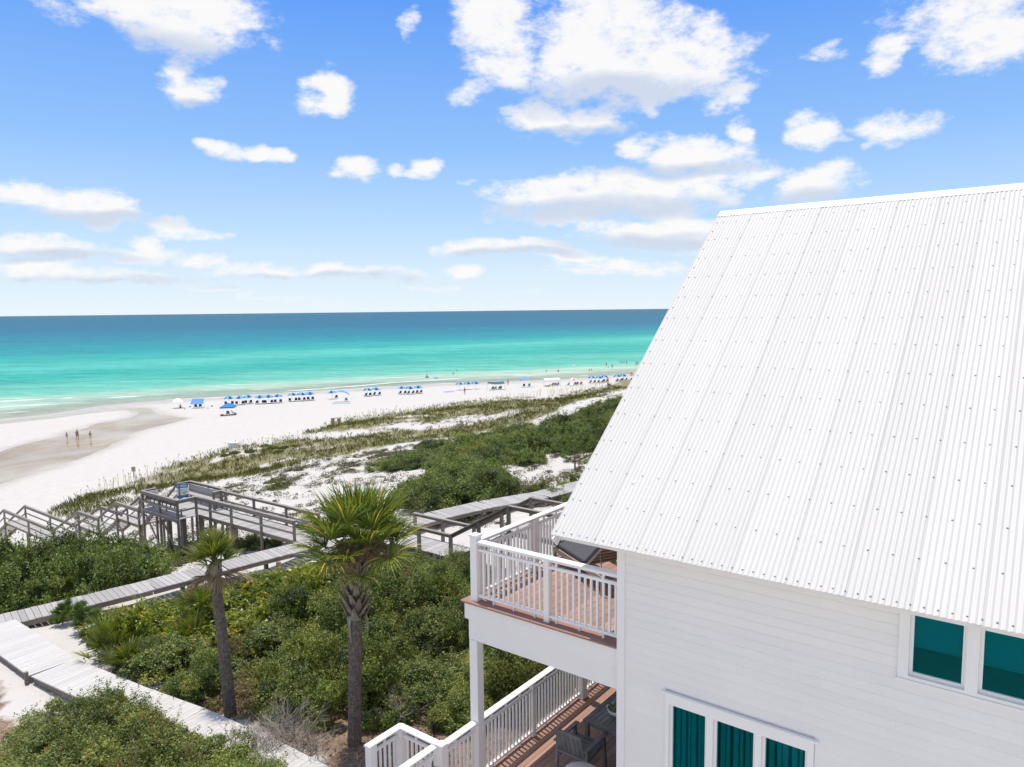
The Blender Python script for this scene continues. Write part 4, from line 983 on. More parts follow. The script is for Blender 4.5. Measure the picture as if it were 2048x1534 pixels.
# signs
def notice(name, label, a, b, z, w, h, rot, cols, group=None, board=None):
    p = ab(a, b, z); s = thing(name, label, 'sign', p, rot, group)
    mb_ = MB(); mb_.box(-w/2, w/2, -.008, .008, 0, h); mb_.build('board', board or M['white_trim'], s)
    for (x0, x1, z0, z1, m) in cols: slab('printed_band', s, m, -w/2+w*x0, -w/2+w*x1, -.011, -.0085, h*z0, h*z1)
    return s
M['sign_blue'] = pmat('sign_blue', (.012, .22, .50), (.01, .19, .44), 8., rough=.4)
M['sign_dark'] = pmat('sign_dark', (.02, .10, .28), rough=.4)
M['sign_grey'] = pmat('sign_grey', (.40, .50, .60), rough=.5)
bands = [(0,1,.70,1,M['sign_blue']),(0,1,0,.18,M['sign_blue']),(.08,.92,.80,.84,M['white_trim']),(.08,.8,.88,.92,M['white_trim']),(.1,.9,.58,.62,M['sign_grey']),(.1,.85,.50,.54,M['sign_grey']),(.1,.9,.42,.46,M['sign_grey']),(.1,.7,.34,.38,M['sign_grey']),(.1,.9,.26,.30,M['sign_grey'])]
notice('beach_sign', 'blue and white notice hung by the platform bench with horizontal back boards', 38.98, 20.72, -10.25, .62, .80, HOUSE_ROT+R(52), bands, 'notices on the overlook')
notice('beach_sign', 'small white and blue notice on the near rail of the platform exit', 38.98, 19.05, -9.98, .55, .50, HOUSE_ROT+R(52), [(0,1,0,.3,M['sign_blue']),(.1,.9,.75,.82,M['sign_grey']),(.1,.8,.6,.67,M['sign_grey']),(.1,.9,.45,.52,M['sign_grey'])], 'notices on the overlook')
# hang the notices on posts so that nothing floats
p = hit(268, 953); sg = thing('dune_sign', 'small tan sign on a post at the edge of the sea oats', 'sign', p, R(15))
bar('post', sg, M['post_wood'], (0, 0, -.3), (0, 0, 1.15), .09, .09, up=(0, 1, 0))
M['tan_board'] = pmat('tan_board', (.40, .36, .29), (.33, .30, .25), 6., rough=.7)
slab('board', sg, M['tan_board'], -.22, .22, -.07, -.045, .62, 1.2)
for i in range(4): slab('printed_line', sg, M['post_wood'], -.15, .15-.05*(i % 2), -.074, -.0705, .72+i*.1, .75+i*.1)

# ------------------------------------------------------------------ foliage
def leaf_mat(name, dark, mid, light, odd=None, rough=.5, spec=.4, trans=.24):
    t = NT(name); a_ = t.attr('tint'); r_ = t.n('ShaderNodeValToRGB', {0: a_}); e = r_.color_ramp
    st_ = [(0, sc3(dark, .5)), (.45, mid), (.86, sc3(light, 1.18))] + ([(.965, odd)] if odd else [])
    while len(e.elements) < len(st_): e.elements.new(.5)
    for el, (p_, c) in zip(e.elements, st_): el.position = p_; el.color = (*c, 1)
    k = t.rng(t.orand(), 0, 1, .66, 1.22); g_ = t.n('ShaderNodeCombineXYZ', {0: k, 1: k, 2: k}).outputs[0]
    c = t.mix(1., r_.outputs[0], g_, 'MULTIPLY')
    b_ = t.bsdf(c, rough, spec)
    tc_ = t.mix(1., c, (1.75, 1.7, .6), 'MULTIPLY')
    tr_ = t.n('ShaderNodeBsdfTranslucent', {'Color': tc_}).outputs[0]
    return t.done(t.n('ShaderNodeMixShader', {0: trans, 1: b_, 2: tr_}).outputs[0])
M['oak_leaf'] = leaf_mat('oak_leaf', (0.057, 0.096, 0.024), (0.122, 0.175, 0.037), (0.236, 0.271, 0.060), (0.422, 0.298, 0.067))
M['light_leaf'] = leaf_mat('light_leaf', (.07, .10, .022), (.145, .18, .035), (.24, .26, .06), (.36, .28, .08))
M['dry_leaf'] = leaf_mat('dry_leaf', (.09, .065, .035), (.17, .13, .06), (.24, .20, .09), (.36, .26, .13), rough=.7)
M['dark_leaf'] = leaf_mat('dark_leaf', (0.046, 0.081, 0.023), (0.101, 0.154, 0.035), (0.189, 0.240, 0.052), (0.337, 0.270, 0.073))
M['glossy_leaf'] = leaf_mat('glossy_leaf', (0.056, 0.102, 0.016), (0.142, 0.195, 0.026), (0.264, 0.289, 0.041), (0.716, 0.407, 0.034), rough=.36, spec=.4, trans=.3)
M['myrtle_leaf'] = leaf_mat('myrtle_leaf', (0.073, 0.105, 0.029), (0.139, 0.182, 0.043), (0.231, 0.259, 0.062), (0.450, 0.280, 0.050))
M['pine_leaf'] = leaf_mat('pine_leaf', (0.060, 0.120, 0.022), (0.120, 0.204, 0.036), (0.216, 0.288, 0.060))
M['palm_leaf'] = leaf_mat('palm_leaf', (0.081, 0.127, 0.025), (0.165, 0.230, 0.042), (0.306, 0.338, 0.072), (0.799, 0.513, 0.158), rough=.42, trans=.28)
M['palmetto_leaf'] = leaf_mat('palmetto_leaf', (0.069, 0.115, 0.023), (0.138, 0.190, 0.034), (0.253, 0.265, 0.069), (0.483, 0.345, 0.069), rough=.45, trans=.3)
M['dead_frond'] = leaf_mat('dead_frond', (.16, .10, .055), (.29, .20, .12), (.44, .34, .23), rough=.8, trans=.2)
M['bark'] = pmat('bark', (.16, .13, .105), (.085, .07, .058), 8., rough=.9, bump=.5)
M['bare_twig'] = pmat('bare_twig', (.46, .42, .37), (.30, .27, .235), 8., rough=.9)
t = NT('palm_bark'); P = t.pos()
ring = t.noise(9., 4, .6, t.vscale(P, (.6, .6, 3.2)))
vert = t.noise(16., 5, .65, t.vscale(P, (2.2, 2.2, .5)))
c = t.mix(t.rng(ring, .35, .65), (.205, .165, .13), (.10, .08, .066)); c = t.mix(t.rng(vert, .5, .7), c, (.33, .29, .245))
M['palm_bark'] = t.done(t.bsdf(c, .9, .2, t.bump(t.math('ADD', ring, vert), .7, .03)))
M['boot'] = pmat('leaf_boot', (.36, .30, .225), (.20, .155, .115), 6., rough=.85, orand=.25, bump=.4)
M['fibre'] = pmat('palm_fibre', (.30, .20, .095), (.17, .11, .055), 12., rough=.9)

def unit(v): return v/np.maximum(np.linalg.norm(v, axis=-1, keepdims=True), 1e-9)
def leaves(C, Nrm, size, aspect=.5, rng=RNG, jitter=.9, droop=.0, fold=.25):
    """leaf-shaped folded quads at points C facing about Nrm -> verts, faces"""
    n = len(C); nr = unit(Nrm+rng.normal(0, jitter, (n, 3)))
    tdir = unit(np.cross(nr, rng.normal(0, 1, (n, 3)))); tdir[:, 2] += -droop; tdir = unit(tdir)
    sdir = unit(np.cross(nr, tdir)); nr = np.cross(tdir, sdir)
    s = (size*rng.uniform(.65, 1.3, n))[:, None]; w = s*aspect*.5
    v0 = C; v1 = C+tdir*s*.5+sdir*w+nr*w*fold; v2 = C+tdir*s; v3 = C+tdir*s*.5-sdir*w+nr*w*fold
    V = np.stack([v0, v1, v2, v3], 1).reshape(-1, 3); i = np.arange(n)*4
    F_ = np.stack([i, i+1, i+2, i+3], 1)
    return V, F_
def dome_clumps(rng, n, R_, H, rc):
    """clump centres inside a flattened dome of radius R_, height H"""
    out = []
    while len(out) < n:
        an = rng.uniform(0, 2*np.pi); u_ = rng.uniform(0, 1)**.5; el = rng.uniform(.02, 1)
        rr_ = R_*u_; top = H*math.sqrt(max(0, 1-(u_*.96)**2)); z = top*(rng.uniform(.55, 1.0) if rng.random() < .75 else rng.uniform(.12, .6))
        out.append((rr_*math.cos(an), rr_*math.sin(an), max(z-rc*.6, .1*H)))
    return np.array(out)
def foliage(name, seed, R_, H, nclump, nleaf, rc, size, aspect, mat, rosette=False, jitter=.8, shoots=.6):
    rng = np.random.default_rng(seed); cl = dome_clumps(rng, nclump, R_, H, rc); per = nleaf//nclump
    Vs, Fs, Ts, o = [], [], [], 0
    for c in cl:
        r_ = rc*rng.uniform(.6, 1.35)
        d = unit(rng.normal(0, 1, (per, 3))); d[:, 2] = np.abs(d[:, 2])*rng.uniform(.3, 1.1, per)-.25; d = unit(d)
        rad = r_*rng.uniform(.35, 1.0, per)**.6
        Cc = c+d*rad[:, None]*np.array([1, 1, .75]); nrm_ = d*.8+np.array([0, 0, .65])
        if rosette:                              # leaves radiating in whorls round shoot tips
            k = max(1, per//7); tips = Cc[:k]; ti = rng.integers(0, k, per); Cc = tips[ti]+rng.normal(0, .012, (per, 3)); nrm_ = rng.normal(0, .8, (per, 3))+np.array([0, 0, 1.0])
        V, F_ = leaves(Cc, nrm_, size, aspect, rng, jitter)
        base = rng.normal(.42, .17)
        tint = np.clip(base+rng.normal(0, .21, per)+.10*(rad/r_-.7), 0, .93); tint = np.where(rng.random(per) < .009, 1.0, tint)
        Vs.append(V); Fs.append(F_+o); Ts.append(np.repeat(tint, 4)); o += len(V)
    for c in cl[rng.permutation(len(cl))][:int(len(cl)*shoots)]:       # ragged shoots standing out of the crown
        for _ in range(3):
            d = unit(np.array([c[0]/R_*.6+rng.normal(0, .4), c[1]/R_*.6+rng.normal(0, .4), rng.uniform(.5, 1.3)])); L_ = rc*rng.uniform(.9, 2.0); m_ = int(26*(.07/size)**.5)
            f_ = rng.uniform(.25, 1, m_)[:, None]; Cc = c+d*L_*f_+rng.normal(0, .015+size*.15, (m_, 3))
            V, F_ = leaves(Cc, np.tile(d, (m_, 1))*.5+np.array([0, 0, .4]), size, aspect, rng, .9)
            Vs.append(V); Fs.append(F_+o); Ts.append(np.repeat(np.clip(rng.normal(.62, .16, m_), 0, .93), 4)); o += len(V)
    V = np.concatenate(Vs); V[:, 2] = np.maximum(V[:, 2], .02)
    me = fast_mesh(name, V, np.concatenate(Fs), mat); fattr(me, 'tint', np.concatenate(Ts))
    mb_ = MB()
    for c in cl[rng.permutation(len(cl))[:max(6, nclump//4)]]:
        p = Vector(c); b0 = Vector((rng.normal(0, .10*R_), rng.normal(0, .10*R_), -.25)); m_ = b0.lerp(p, .5)+Vector((rng.normal(0, .08), rng.normal(0, .08), -.05))
        mb_.tube([b0, m_, p], [.03*R_+.008, .018*R_+.005, .006], 5, False)
    return me, mb_.mesh(name+'_stems', M['bark'])
KINDS = {}
def kind(key, n, *args, **kw): KINDS[key] = [foliage(key+str(i), 100*len(KINDS)+i, *args, **kw) for i in range(n)]
kind('oak', 4, 1.35, 1.75, 34, 26000, .40, .062, .55, M['oak_leaf'])
kind('light', 2, 1.1, 1.6, 24, 15000, .36, .07, .5, M['light_leaf'], shoots=.9)
kind('dry', 2, .8, 1.3, 20, 5200, .34, .06, .45, M['dry_leaf'], shoots=1.)
kind('glossy', 3, 1.25, 1.15, 30, 8000, .36, .15, .42, M['glossy_leaf'], rosette=True, jitter=.35)
kind('myrtle', 3, 1.25, 2.2, 52, 32000, .36, .066, .42, M['myrtle_leaf'])
kind('dark', 3, 1.7, 1.7, 40, 17000, .46, .095, .5, M['dark_leaf'])
kind('far', 3, 2.2, 1.9, 34, 12000, .60, .15, .5, M['dark_leaf'])
kind('farl', 2, 2.0, 1.9, 26, 9000, .60, .14, .5, M['oak_leaf'])
kind('low', 2, .8, .5, 16, 4200, .22, .06, .5, M['oak_leaf'])
shrub_log = []
def shrub(key, p, s=1.0, hs=1.0, zone='', look='', cat='shrub', sink=.08):
    me, st_ = KINDS[key][random.randrange(len(KINDS[key]))]
    o = thing('shrub' if cat == 'shrub' else cat.replace(' ', '_'), '', cat, (p[0], p[1], p[2]-sink), random.uniform(0, 6.28))
    sx = s*random.uniform(.92, 1.08); sy = s*random.uniform(.92, 1.08); sz = s*hs
    put('foliage', me, o, sc=(sx, sy, sz)); put('stems', st_, o, sc=(sx, sy, sz))
    shrub_log.append((o, zone, look)); return o
def scatter_ab(n, a0, a1, b0, b1, dmin, ok=lambda a, b: True):
    out = []; tries = 0
    while len(out) < n and tries < n*60:
        tries += 1; a = random.uniform(a0, a1); b = random.uniform(b0, b1)
        if ok(a, b) and all((a-x)**2+(b-y)**2 > dmin*dmin for x, y in out): out.append((a, b))
    return out
def gp(a, b): p = ab(a, b); return Vector((p.x, p.y, gz(p.x, p.y)))
GLOSSY_PX = np.array([(225,1200),(300,1165),(480,1130),(560,1130),(650,1105),(720,1110),(720,1190),(600,1215),(540,1240),(480,1290),(330,1300),(250,1310),(200,1290)], float)
def walk_free(a, b):
    p = ab(a, b)
    for x0, y0, x1, y1, zw, hw in WALKS:
        ex, ey = x1-x0, y1-y0; t_ = min(1, max(0, ((p.x-x0)*ex+(p.y-y0)*ey)/(ex*ex+ey*ey)))
        if math.hypot(p.x-x0-t_*ex, p.y-y0-t_*ey) < hw+.75: return False
    return True
def mid_ok(a, b):
    if not walk_free(a, b): return False
    if a < 10.8 and b < 12.0: return False                # open litter by the porch
    if math.hypot(a-12.5, b-10.4) < 1.0 or math.hypot(a-16.2, b-9.5) < .9: return False
    if a < 14.5 and b < 10.6: return False
    px, py = project(np.array(tuple(gp(a, b))))
    if px < 235 : return False
    if py > 1440 and px > 420: return False
    if (a > 22.5 and b < 10.4): return False
    return True
TOPX = [200, 300, 400, 500, 560, 640, 700, 780, 930]; TOPY = [1222, 1197, 1171, 1146, 1134, 1120, 1112, 1096, 1096]
def fit_top(p, h, r_):                              # keep the boardwalk in sight over the bushes
    for _ in range(12):
        ok = True
        for dx in (-r_*.6, 0, r_*.6):
            px, py = project(np.array((p[0]+dx, p[1], p[2]+h-.08)))
            if py < np.interp(px, TOPX, TOPY): ok = False
        if ok: return h
        h *= .88
    return h
for a, b in scatter_ab(96, 9.4, 25.3, 9.9, 20.9, 1.06, mid_ok):
    p = gp(a, b); px, py = project(np.array(tuple(p))); g_ = poly_sd(GLOSSY_PX, np.array([px]), np.array([py-25]))[0] < 0
    key, H0, R0 = ('glossy', 1.15, 1.25) if g_ else random.choice((('oak', 1.75, 1.35),)*6+(('light', 1.6, 1.1),)*2+(('dry', 1.3, .8),))
    s_ = random.uniform(.7, 1.15); h = fit_top(p, random.choice((random.uniform(.7, 1.2), random.uniform(1.2, 2.3)))*(.75 if g_ else 1), R0*s_)
    if h < .3: continue
    if h < .7: s_ *= .75
    zone, look = ('below the grey boardwalk', 'bright glossy-leaved shrub') if g_ else ('in the thicket round the tall palm', {'oak': 'olive scrub oak', 'light': 'fresh light green shrub', 'dry': 'brownish half-dry shrub'}[key])
    shrub(key, p, s_, h/(H0*s_), zone, look)
FORE = [(0,1432),(60,1405),(110,1385),(165,1372),(220,1366),(275,1388),(330,1420),(385,1462),(435,1498),(480,1526)]
for row, (dd, dy) in enumerate(((2.1, 0), (3.0, 36), (3.9, 74), (4.9, 118))):
    for i, (px, ty) in enumerate(FORE):
        px = px+(27 if row % 2 else 0)+random.uniform(-10, 10); ty = ty+dy+random.uniform(-10, 16)
        if ty > 1640: continue
        wd = np.interp(px, [0, 100, 200, 300, 400, 500, 560], [20.2, 19.2, 18.2, 17.4, 16.5, 15.6, 15.0])-dd
        r_ = ray(px, ty); k_ = wd/r_.y; zt = CAM_H+r_.z*k_; x_, y_ = r_.x*k_, wd; zg = gz(x_, y_)
        if zt-zg < .5: continue
        s_ = random.uniform(.72, .95); key, H0 = random.choice((('myrtle', 2.2),)*6+(('oak', 1.75),)*2+(('light', 1.6), ('dry', 1.3)))
        shrub(key, (x_, y_, zg), s_, (zt-zg)/(H0*s_)*random.uniform(.93, 1.03), 'in the lower left foreground', {'myrtle': 'yellow-green shrub', 'oak': 'olive scrub oak', 'light': 'fresh light green shrub', 'dry': 'brownish half-dry shrub'}[key])
for a, b in scatter_ab(26, 29.6, 42, 5.5, 15.0, 1.35, lambda a, b: ((a-35.2)/6.4)**2+((b-10.2)/4.8)**2 < 1 and walk_free(a, b) and a-28.4 > 1.5):
    e = 1-(((a-35.2)/6.8)**2+((b-10.2)/5.2)**2)
    shrub('dark', gp(a, b), random.uniform(.9, 1.15), .84+.85*max(0, e)**.6, 'in the mound left of the walkover', 'dark green rounded shrub')
# low shrubs round the ramp and between the boardwalks
for px, py, s_ in ((330,1135,1.0),(360,1120,1.1),(345,1105,.8),(500,1085,.8),(520,1092,1.0),(545,1090,.9),(485,1100,.8),(565,1085,.7),(395,1120,.9),(640,1060,.8),(620,1066,.9),(600,1060,.7),(1085,985,1.1),(1115,1000,1.3),(1135,985,1.3),(1150,970,1.2),(1128,1008,1.0),(945,995,.6),(560,975,1.1),(552,965,.8),(300,1165,.8),(268,1150,.9),(225,1235,.7),(205,1240,.6)):
    shrub('low', hit(px, py), s_*1.1, random.uniform(.9, 1.3), 'on the sand near the boardwalks', 'small low green shrub')
# the dark island of shrubs and the long band on the back dune
for px, py, s_ in ((845,1000,.75),(880,1010,.9),(925,1008,.95),(965,998,.9),(985,985,.75),(900,985,1.0),(950,975,1.0),(860,985,.8),(820,1000,.55),(925,968,.9),(985,970,.7)):
    shrub('dark', hit(px, py), s_*1.25, random.uniform(.9, 1.1), 'in the scrub island beyond the palm', 'dark rounded shrub')
for (x0, y0, x1, y1, n, s0, s1, h) in ((745,937,960,928,9,.75,1.0,.75),(780,925,1000,905,9,.9,1.05,.85),(960,925,1060,925,5,.85,1.0,.8),(860,905,1060,880,8,1.,1.2,.9),(1000,900,1180,880,8,1.,1.25,.95),(1060,905,1215,895,7,.9,1.2,.95),(1060,870,1230,850,7,1.1,1.3,.9),(1120,850,1260,815,7,1.1,1.4,.9),(1170,830,1275,795,5,1.0,1.3,.7),(960,880,1060,858,5,.9,1.1,.7)):
    for i in range(n):
        f_ = (i+random.uniform(.2, .8))/n
        shrub('farl' if random.random() < .28 else 'far', hit(x0+(x1-x0)*f_, y0+(y1-y0)*f_+random.uniform(-5, 5)), random.uniform(s0, s1)*.72, h*random.uniform(.7, 1.35), 'in the long scrub band', 'dense evergreen shrub')
for px, py, s_ in ((530,893,.5),(545,897,.55),(568,897,.5),(556,905,.45),(590,893,.4),(470,907,.5),(450,912,.45),(500,903,.5)):
    shrub('far', hit(px, py), s_*.62, .8, 'left of the wooden bin', 'small round bush')
def name_by_order(log):
    zones = {}
    for o, z_, l_ in log: zones.setdefault((l_, z_), []).append(o)
    for (l_, z_), objs in zones.items():
        objs.sort(key=lambda o: float(project(np.array(tuple(o.location)))[0]))
        n = len(objs)
        for i, o in enumerate(objs):
            w_ = 'leftmost' if i == 0 else 'rightmost' if i == n-1 else ordinal_(i)+' from the left' if i < n/2 else ordinal_(n-1-i)+' from the right'
            o['label'] = f'{l_} {z_}, {w_}'; o['group'] = f'{l_}s {z_}'
def ordinal_(i):
    one = ['first','second','third','fourth','fifth','sixth','seventh','eighth','ninth','tenth','eleventh','twelfth','thirteenth','fourteenth','fifteenth','sixteenth','seventeenth','eighteenth','nineteenth','twentieth']
    if i < 20: return one[i]
    tens = {2:'twenty',3:'thirty',4:'forty',5:'fifty'}; n = i+1
    return tens[n//10]+'-'+one[n % 10-1] if n % 10 else tens[n//10][:-1]+'ieth'

# ---- young pines
def pine(p, h, label, lean=(0, 0), droop=0.):
    o = thing('pine_sapling', label, 'pine tree', p, random.uniform(0, 6.28), 'young pines')
    rng = np.random.default_rng(int(abs(p[0]*77+p[1]*31))); mb_ = MB(); pts = [Vector((lean[0]*f_, lean[1]*f_, h*f_)) for f_ in (-.1, .3, .6, .85, 1.0)]
    mb_.tube(pts, [.045*h/1.5, .035*h/1.5, .024*h/1.5, .014, .006], 7)
    Vs, Fs, Ts, o_ = [], [], [], 0
    for k in range(26):
        f_ = rng.uniform(.15, 1.0); b0 = Vector((lean[0]*f_, lean[1]*f_, h*f_)); an = rng.uniform(0, 6.28); L_ = h*(.52*(1-f_)+.14)*rng.uniform(.7, 1.2)
        tip = b0+Vector((math.cos(an)*L_, math.sin(an)*L_, L_*(.45-droop)))
        mb_.tube([b0, b0.lerp(tip, .5)-Vector((0, 0, .03*L_)), tip], [.012, .008, .004], 4, False)
        n = 240; ff = rng.uniform(.25, 1.05, n)[:, None]; C = np.array(b0)*(1-ff)+np.array(tip)*ff+rng.normal(0, .02, (n, 3))
        d = unit(np.array(tip-b0)[None, :]*1.2/max(L_, .1)+rng.normal(0, .75, (n, 3))+np.array([0, 0, .35])); s_ = unit(np.cross(d, rng.normal(0, 1, (n, 3))))*.006
        ln = rng.uniform(.08, .17, n)[:, None]
        V = np.stack([C-s_, C+s_, C+d*ln+s_*.4, C+d*ln-s_*.4], 1).reshape(-1, 3); i_ = np.arange(n)*4
        Vs.append(V); Fs.append(np.stack([i_, i_+1, i_+2, i_+3], 1)+o_); o_ += len(V); Ts.append(np.repeat(np.clip(rng.normal(.5, .22, n), 0, .95), 4))
    mb_.build('trunk', M['bark'], o)
    me = fast_mesh('crown', np.concatenate(Vs), np.concatenate(Fs), M['pine_leaf']); fattr(me, 'tint', np.concatenate(Ts)); put('crown', me, o)
    return o
pine(hit(150, 1212), 1.15, 'bright yellow-green pine sapling beyond the left end of the grey boardwalk')
pine(hit(180, 1205), 1.0, 'second small pine sapling behind the grey boardwalk edge')
pine(hit(190, 1262), 1.0, 'drooping young pine in front of the grey boardwalk', (-.5, -.1), .35)
pine(hit(125, 1250), .75, 'low pine sapling just right of the pale walk end', (-.2, 0), .2)
pine(hit(615, 1275), 1.35, 'upright young pine between the two palms')
pine(hit(1150, 938), 2.3, 'lone young pine on the sand near the roof edge')
pine(hit(985, 962), 1.5, 'young pine rising from the scrub island')

# ---- palms
def fan_frond(seed, Lp, Lb, nseg, mat_, droop=.35, spread=R(118), width=.045, folded=0.):
    """palm fan: petiole along +x then radiating drooping strips"""
    rng = np.random.default_rng(seed); mb_ = MB()
    arc = [(f_*Lp, 0, .12*Lp*math.sin(f_*1.6)) for f_ in (0, .35, .7, 1.0)]
    mb_.tube(arc, [.022, .016, .012, .010], 5)
    hub = Vector(arc[-1]); Vs, Fs, Ts = [], [], []
    V = [tuple(v) for v in mb_.v]; Fq = [list(f) for f in mb_.f]; T = [.55]*len(V)
    for k in range(nseg):
        f_ = k/(nseg-1)*2-1; an = f_*spread+rng.normal(0, .03); L_ = Lb*(1-.28*abs(f_)**1.5)*rng.uniform(.86, 1.1)
        el0 = .30+.28*abs(f_)+rng.normal(0, .06)-folded*.3; drp = droop*rng.uniform(.6, 1.5)
        d = Vector((math.cos(an), math.sin(an), 0)); side = Vector((-math.sin(an), math.cos(an), 0)); pts = []
        p = hub.copy(); steps = 6
        for i in range(steps+1):
            s_ = i/steps; pts.append(p.copy()); e_ = el0-drp*2.2*s_**1.8-folded*1.6*s_
            p = p+(d*math.cos(e_)+Vector((0, 0, math.sin(e_))))*(L_/steps)
        tint = min(.95, max(0, rng.normal(.46, .2))); b0 = len(V)
        for i, q_ in enumerate(pts):
            s_ = i/steps; w = width*(.35+1.2*s_ if s_ < .45 else (.89*(1-s_)/.55+.06)); up_ = Vector((0, 0, .35*w))
            V += [tuple(q_-side*w*.5+up_), tuple(q_), tuple(q_+side*w*.5+up_)]; T += [min(1, tint+(.5 if s_ > .88 and rng.random() < .5 else 0))]*3
        for i in range(steps):
            a_ = b0+i*3; Fq += [[a_, a_+1, a_+4, a_+3], [a_+1, a_+2, a_+5, a_+4]]
    me = bpy.data.meshes.new('frond'); me.from_pydata(V, [], Fq); me.materials.append(mat_); me.update(); fattr(me, 'tint', T); return me
FR = [fan_frond(11+i, 1.0, .98, 46, M['palm_leaf'], droop=d_) for i, d_ in enumerate((.16, .24, .34, .48))]
FRY = [fan_frond(31+i, .5, .62, 34, M['palmetto_leaf'], droop=d_, width=.036) for i, d_ in enumerate((.18, .3))]
FRD = [fan_frond(41+i, .42, .62, 22, M['dead_frond'], droop=d_, spread=R(sp_), width=.03) for i, (d_, sp_) in enumerate(((.10, 34), (.16, 52)))]
def place_frond(par, me, base, az_, el_, sc=1.0, name='frond', roll=0.):
    o = put(name, me, par, base); o.rotation_mode = 'XYZ'
    m = Matrix.Rotation(az_, 4, 'Z') @ Matrix.Rotation(-el_, 4, 'Y') @ Matrix.Rotation(roll, 4, 'X')
    o.matrix_basis = Matrix.Translation(base) @ m @ Matrix.Scale(sc, 4); return o
def palm_trunk(par, base_r, top, r1, n=26, flare=1.35, wob=.03):
    mb_ = MB(); pts, rad = [], []
    for i in range(n+1):
        f_ = i/n; pts.append(Vector((top.x*(f_**1.15), top.y*(f_**1.15), -.35+(top.z+.35)*f_))); rad.append((base_r+(r1-base_r)*f_)*(1+(flare-1)*math.exp(-f_*14))*(1+random.uniform(-wob, wob)+.02*(i % 2)))
    mb_.tube(pts, rad, 16); return mb_.build('trunk', M['palm_bark'], par, True), pts
# tall palm
pb_ = at(708, 1487, gz(-3.7, 15.9)); pb_.z = gz(pb_.x, pb_.y)
palm = thing('cabbage_palm', 'tall cabbage palm with full green crown and criss-cross boots', 'palm tree', pb_)
crown = Vector((at(722, 1085, 0)-at(722, 1085, 0))); 
dpt = pb_.y/ray(708, 1487).y
def local_at(px, py): r_ = ray(px, py)*dpt; return Vector((r_.x, r_.y, CAM_H+r_.z))-pb_
top = local_at(722, 1090); top.y = 0.05
tr_o, tp = palm_trunk(palm, .145, top, .16)
bz0, bz1 = local_at(718, 1222).z, local_at(722, 1085).z
def boot_mesh(seed):
    rng = random.Random(seed); mb_ = MB(); w = .075
    for i in range(2): pass
    pr_ = [(-.02, 0, -.10, w*1.5), (.055, 0, .0, w), (.12, 0, .13, w*.62), (.17, 0, .23, w*.42)]
    vs_ = []
    for x, y, z, ww in pr_: vs_ += [(x, -ww, z), (x+.028, 0, z-.012), (x, ww, z), (x-.02, 0, z+.012)]
    fs = [(4*i+k, 4*i+(k+1) % 4, 4*i+4+(k+1) % 4, 4*i+4+k) for i in range(3) for k in range(4)]+[(12, 13, 14, 15)]
    mb_.add(vs_, fs); return mb_.mesh('leaf_boot', M['boot'])
bm_ = [boot_mesh(i) for i in range(2)]
k = 0; nb = 64
for i in range(nb):
    f_ = i/nb; z = bz0+(bz1-bz0+.12)*f_; an = i*2.39996; ft = z/top.z; c = Vector((top.x*ft**1.15, top.y*ft**1.15, z)); r_ = .145
    o = put('leaf_boot', bm_[i % 2], palm, c+Vector((math.cos(an)*r_, math.sin(an)*r_, 0)), (0, random.uniform(.05, .3)-.1, an), (random.uniform(.85, 1.15),)*3)
cz = top+Vector((0, 0, .05))
nf = 42
for i in range(nf):
    f_ = i/(nf-1); an = i*2.39996+random.uniform(-.15, .15); el = 1.42-1.26*f_**.85+random.uniform(-.1, .1)
    me = FR[min(3, int(f_*3.4)+(random.random() < .25))]
    place_frond(palm, me, cz+Vector((math.cos(an)*.08, math.sin(an)*.08, -.28*f_)), an, el, random.uniform(.74, .96)*(1.0 if f_ > .18 else .86), roll=random.uniform(-.35, .35))
for i in range(5):                                 # the oldest fronds hang
    an = i*1.257+random.uniform(-.25, .25); place_frond(palm, FR[3] if i % 3 else FRD[1], cz+Vector((math.cos(an)*.1, math.sin(an)*.1, -.3)), an, random.uniform(-.55, -.1), random.uniform(.66, .84), 'frond' if i % 3 else 'dead_frond', random.uniform(-.4, .4))
# spent flower stalks hanging below the crown
mb = MB(); rng = random.Random(5)
for i in range(24):
    an = i*2.39996+rng.uniform(-.2, .2); d = Vector((math.cos(an), math.sin(an), 0)); L_ = rng.uniform(.45, 1.05); pts = [cz+Vector((0, 0, -.05)), cz+d*L_*.5+Vector((0, 0, .16)), cz+d*L_*.85+Vector((0, 0, -.02)), cz+d*L_+Vector((0, 0, -.32))]
    mb.tube(pts, [.016, .012, .009, .005], 4, False)
    for j in range(34):
        f_ = rng.uniform(.3, 1.0); q_ = pts[1].lerp(pts[2], max(0, min(1, f_*1.3-.4))) if f_ < .8 else pts[2].lerp(pts[3], (f_-.8)*5); e = q_+Vector((rng.gauss(0, .12), rng.gauss(0, .12), -rng.uniform(.05, .32)))
        mb.tube([q_, q_.lerp(e, .6)+Vector((rng.gauss(0, .03), rng.gauss(0, .03), 0)), e], [.008, .007, .004], 3, False)
mb.build('flower_stalks', M['fibre'], palm)
mb = MB()
for i in range(9):
    an = rng.uniform(0, 6.28); c = Vector((top.x*.8, top.y, bz0+.05)); p0 = c+Vector((math.cos(an)*.19, math.sin(an)*.19, 0)); mb.tube([p0, p0+Vector((math.cos(an)*.05, math.sin(an)*.05, -.18)), p0+Vector((math.cos(an)*.02, math.sin(an)*.02, -.42-rng.uniform(0, .3)))], [.022, .014, .004], 4, False)
mb.build('hanging_fibre', M['bare_twig'], palm)
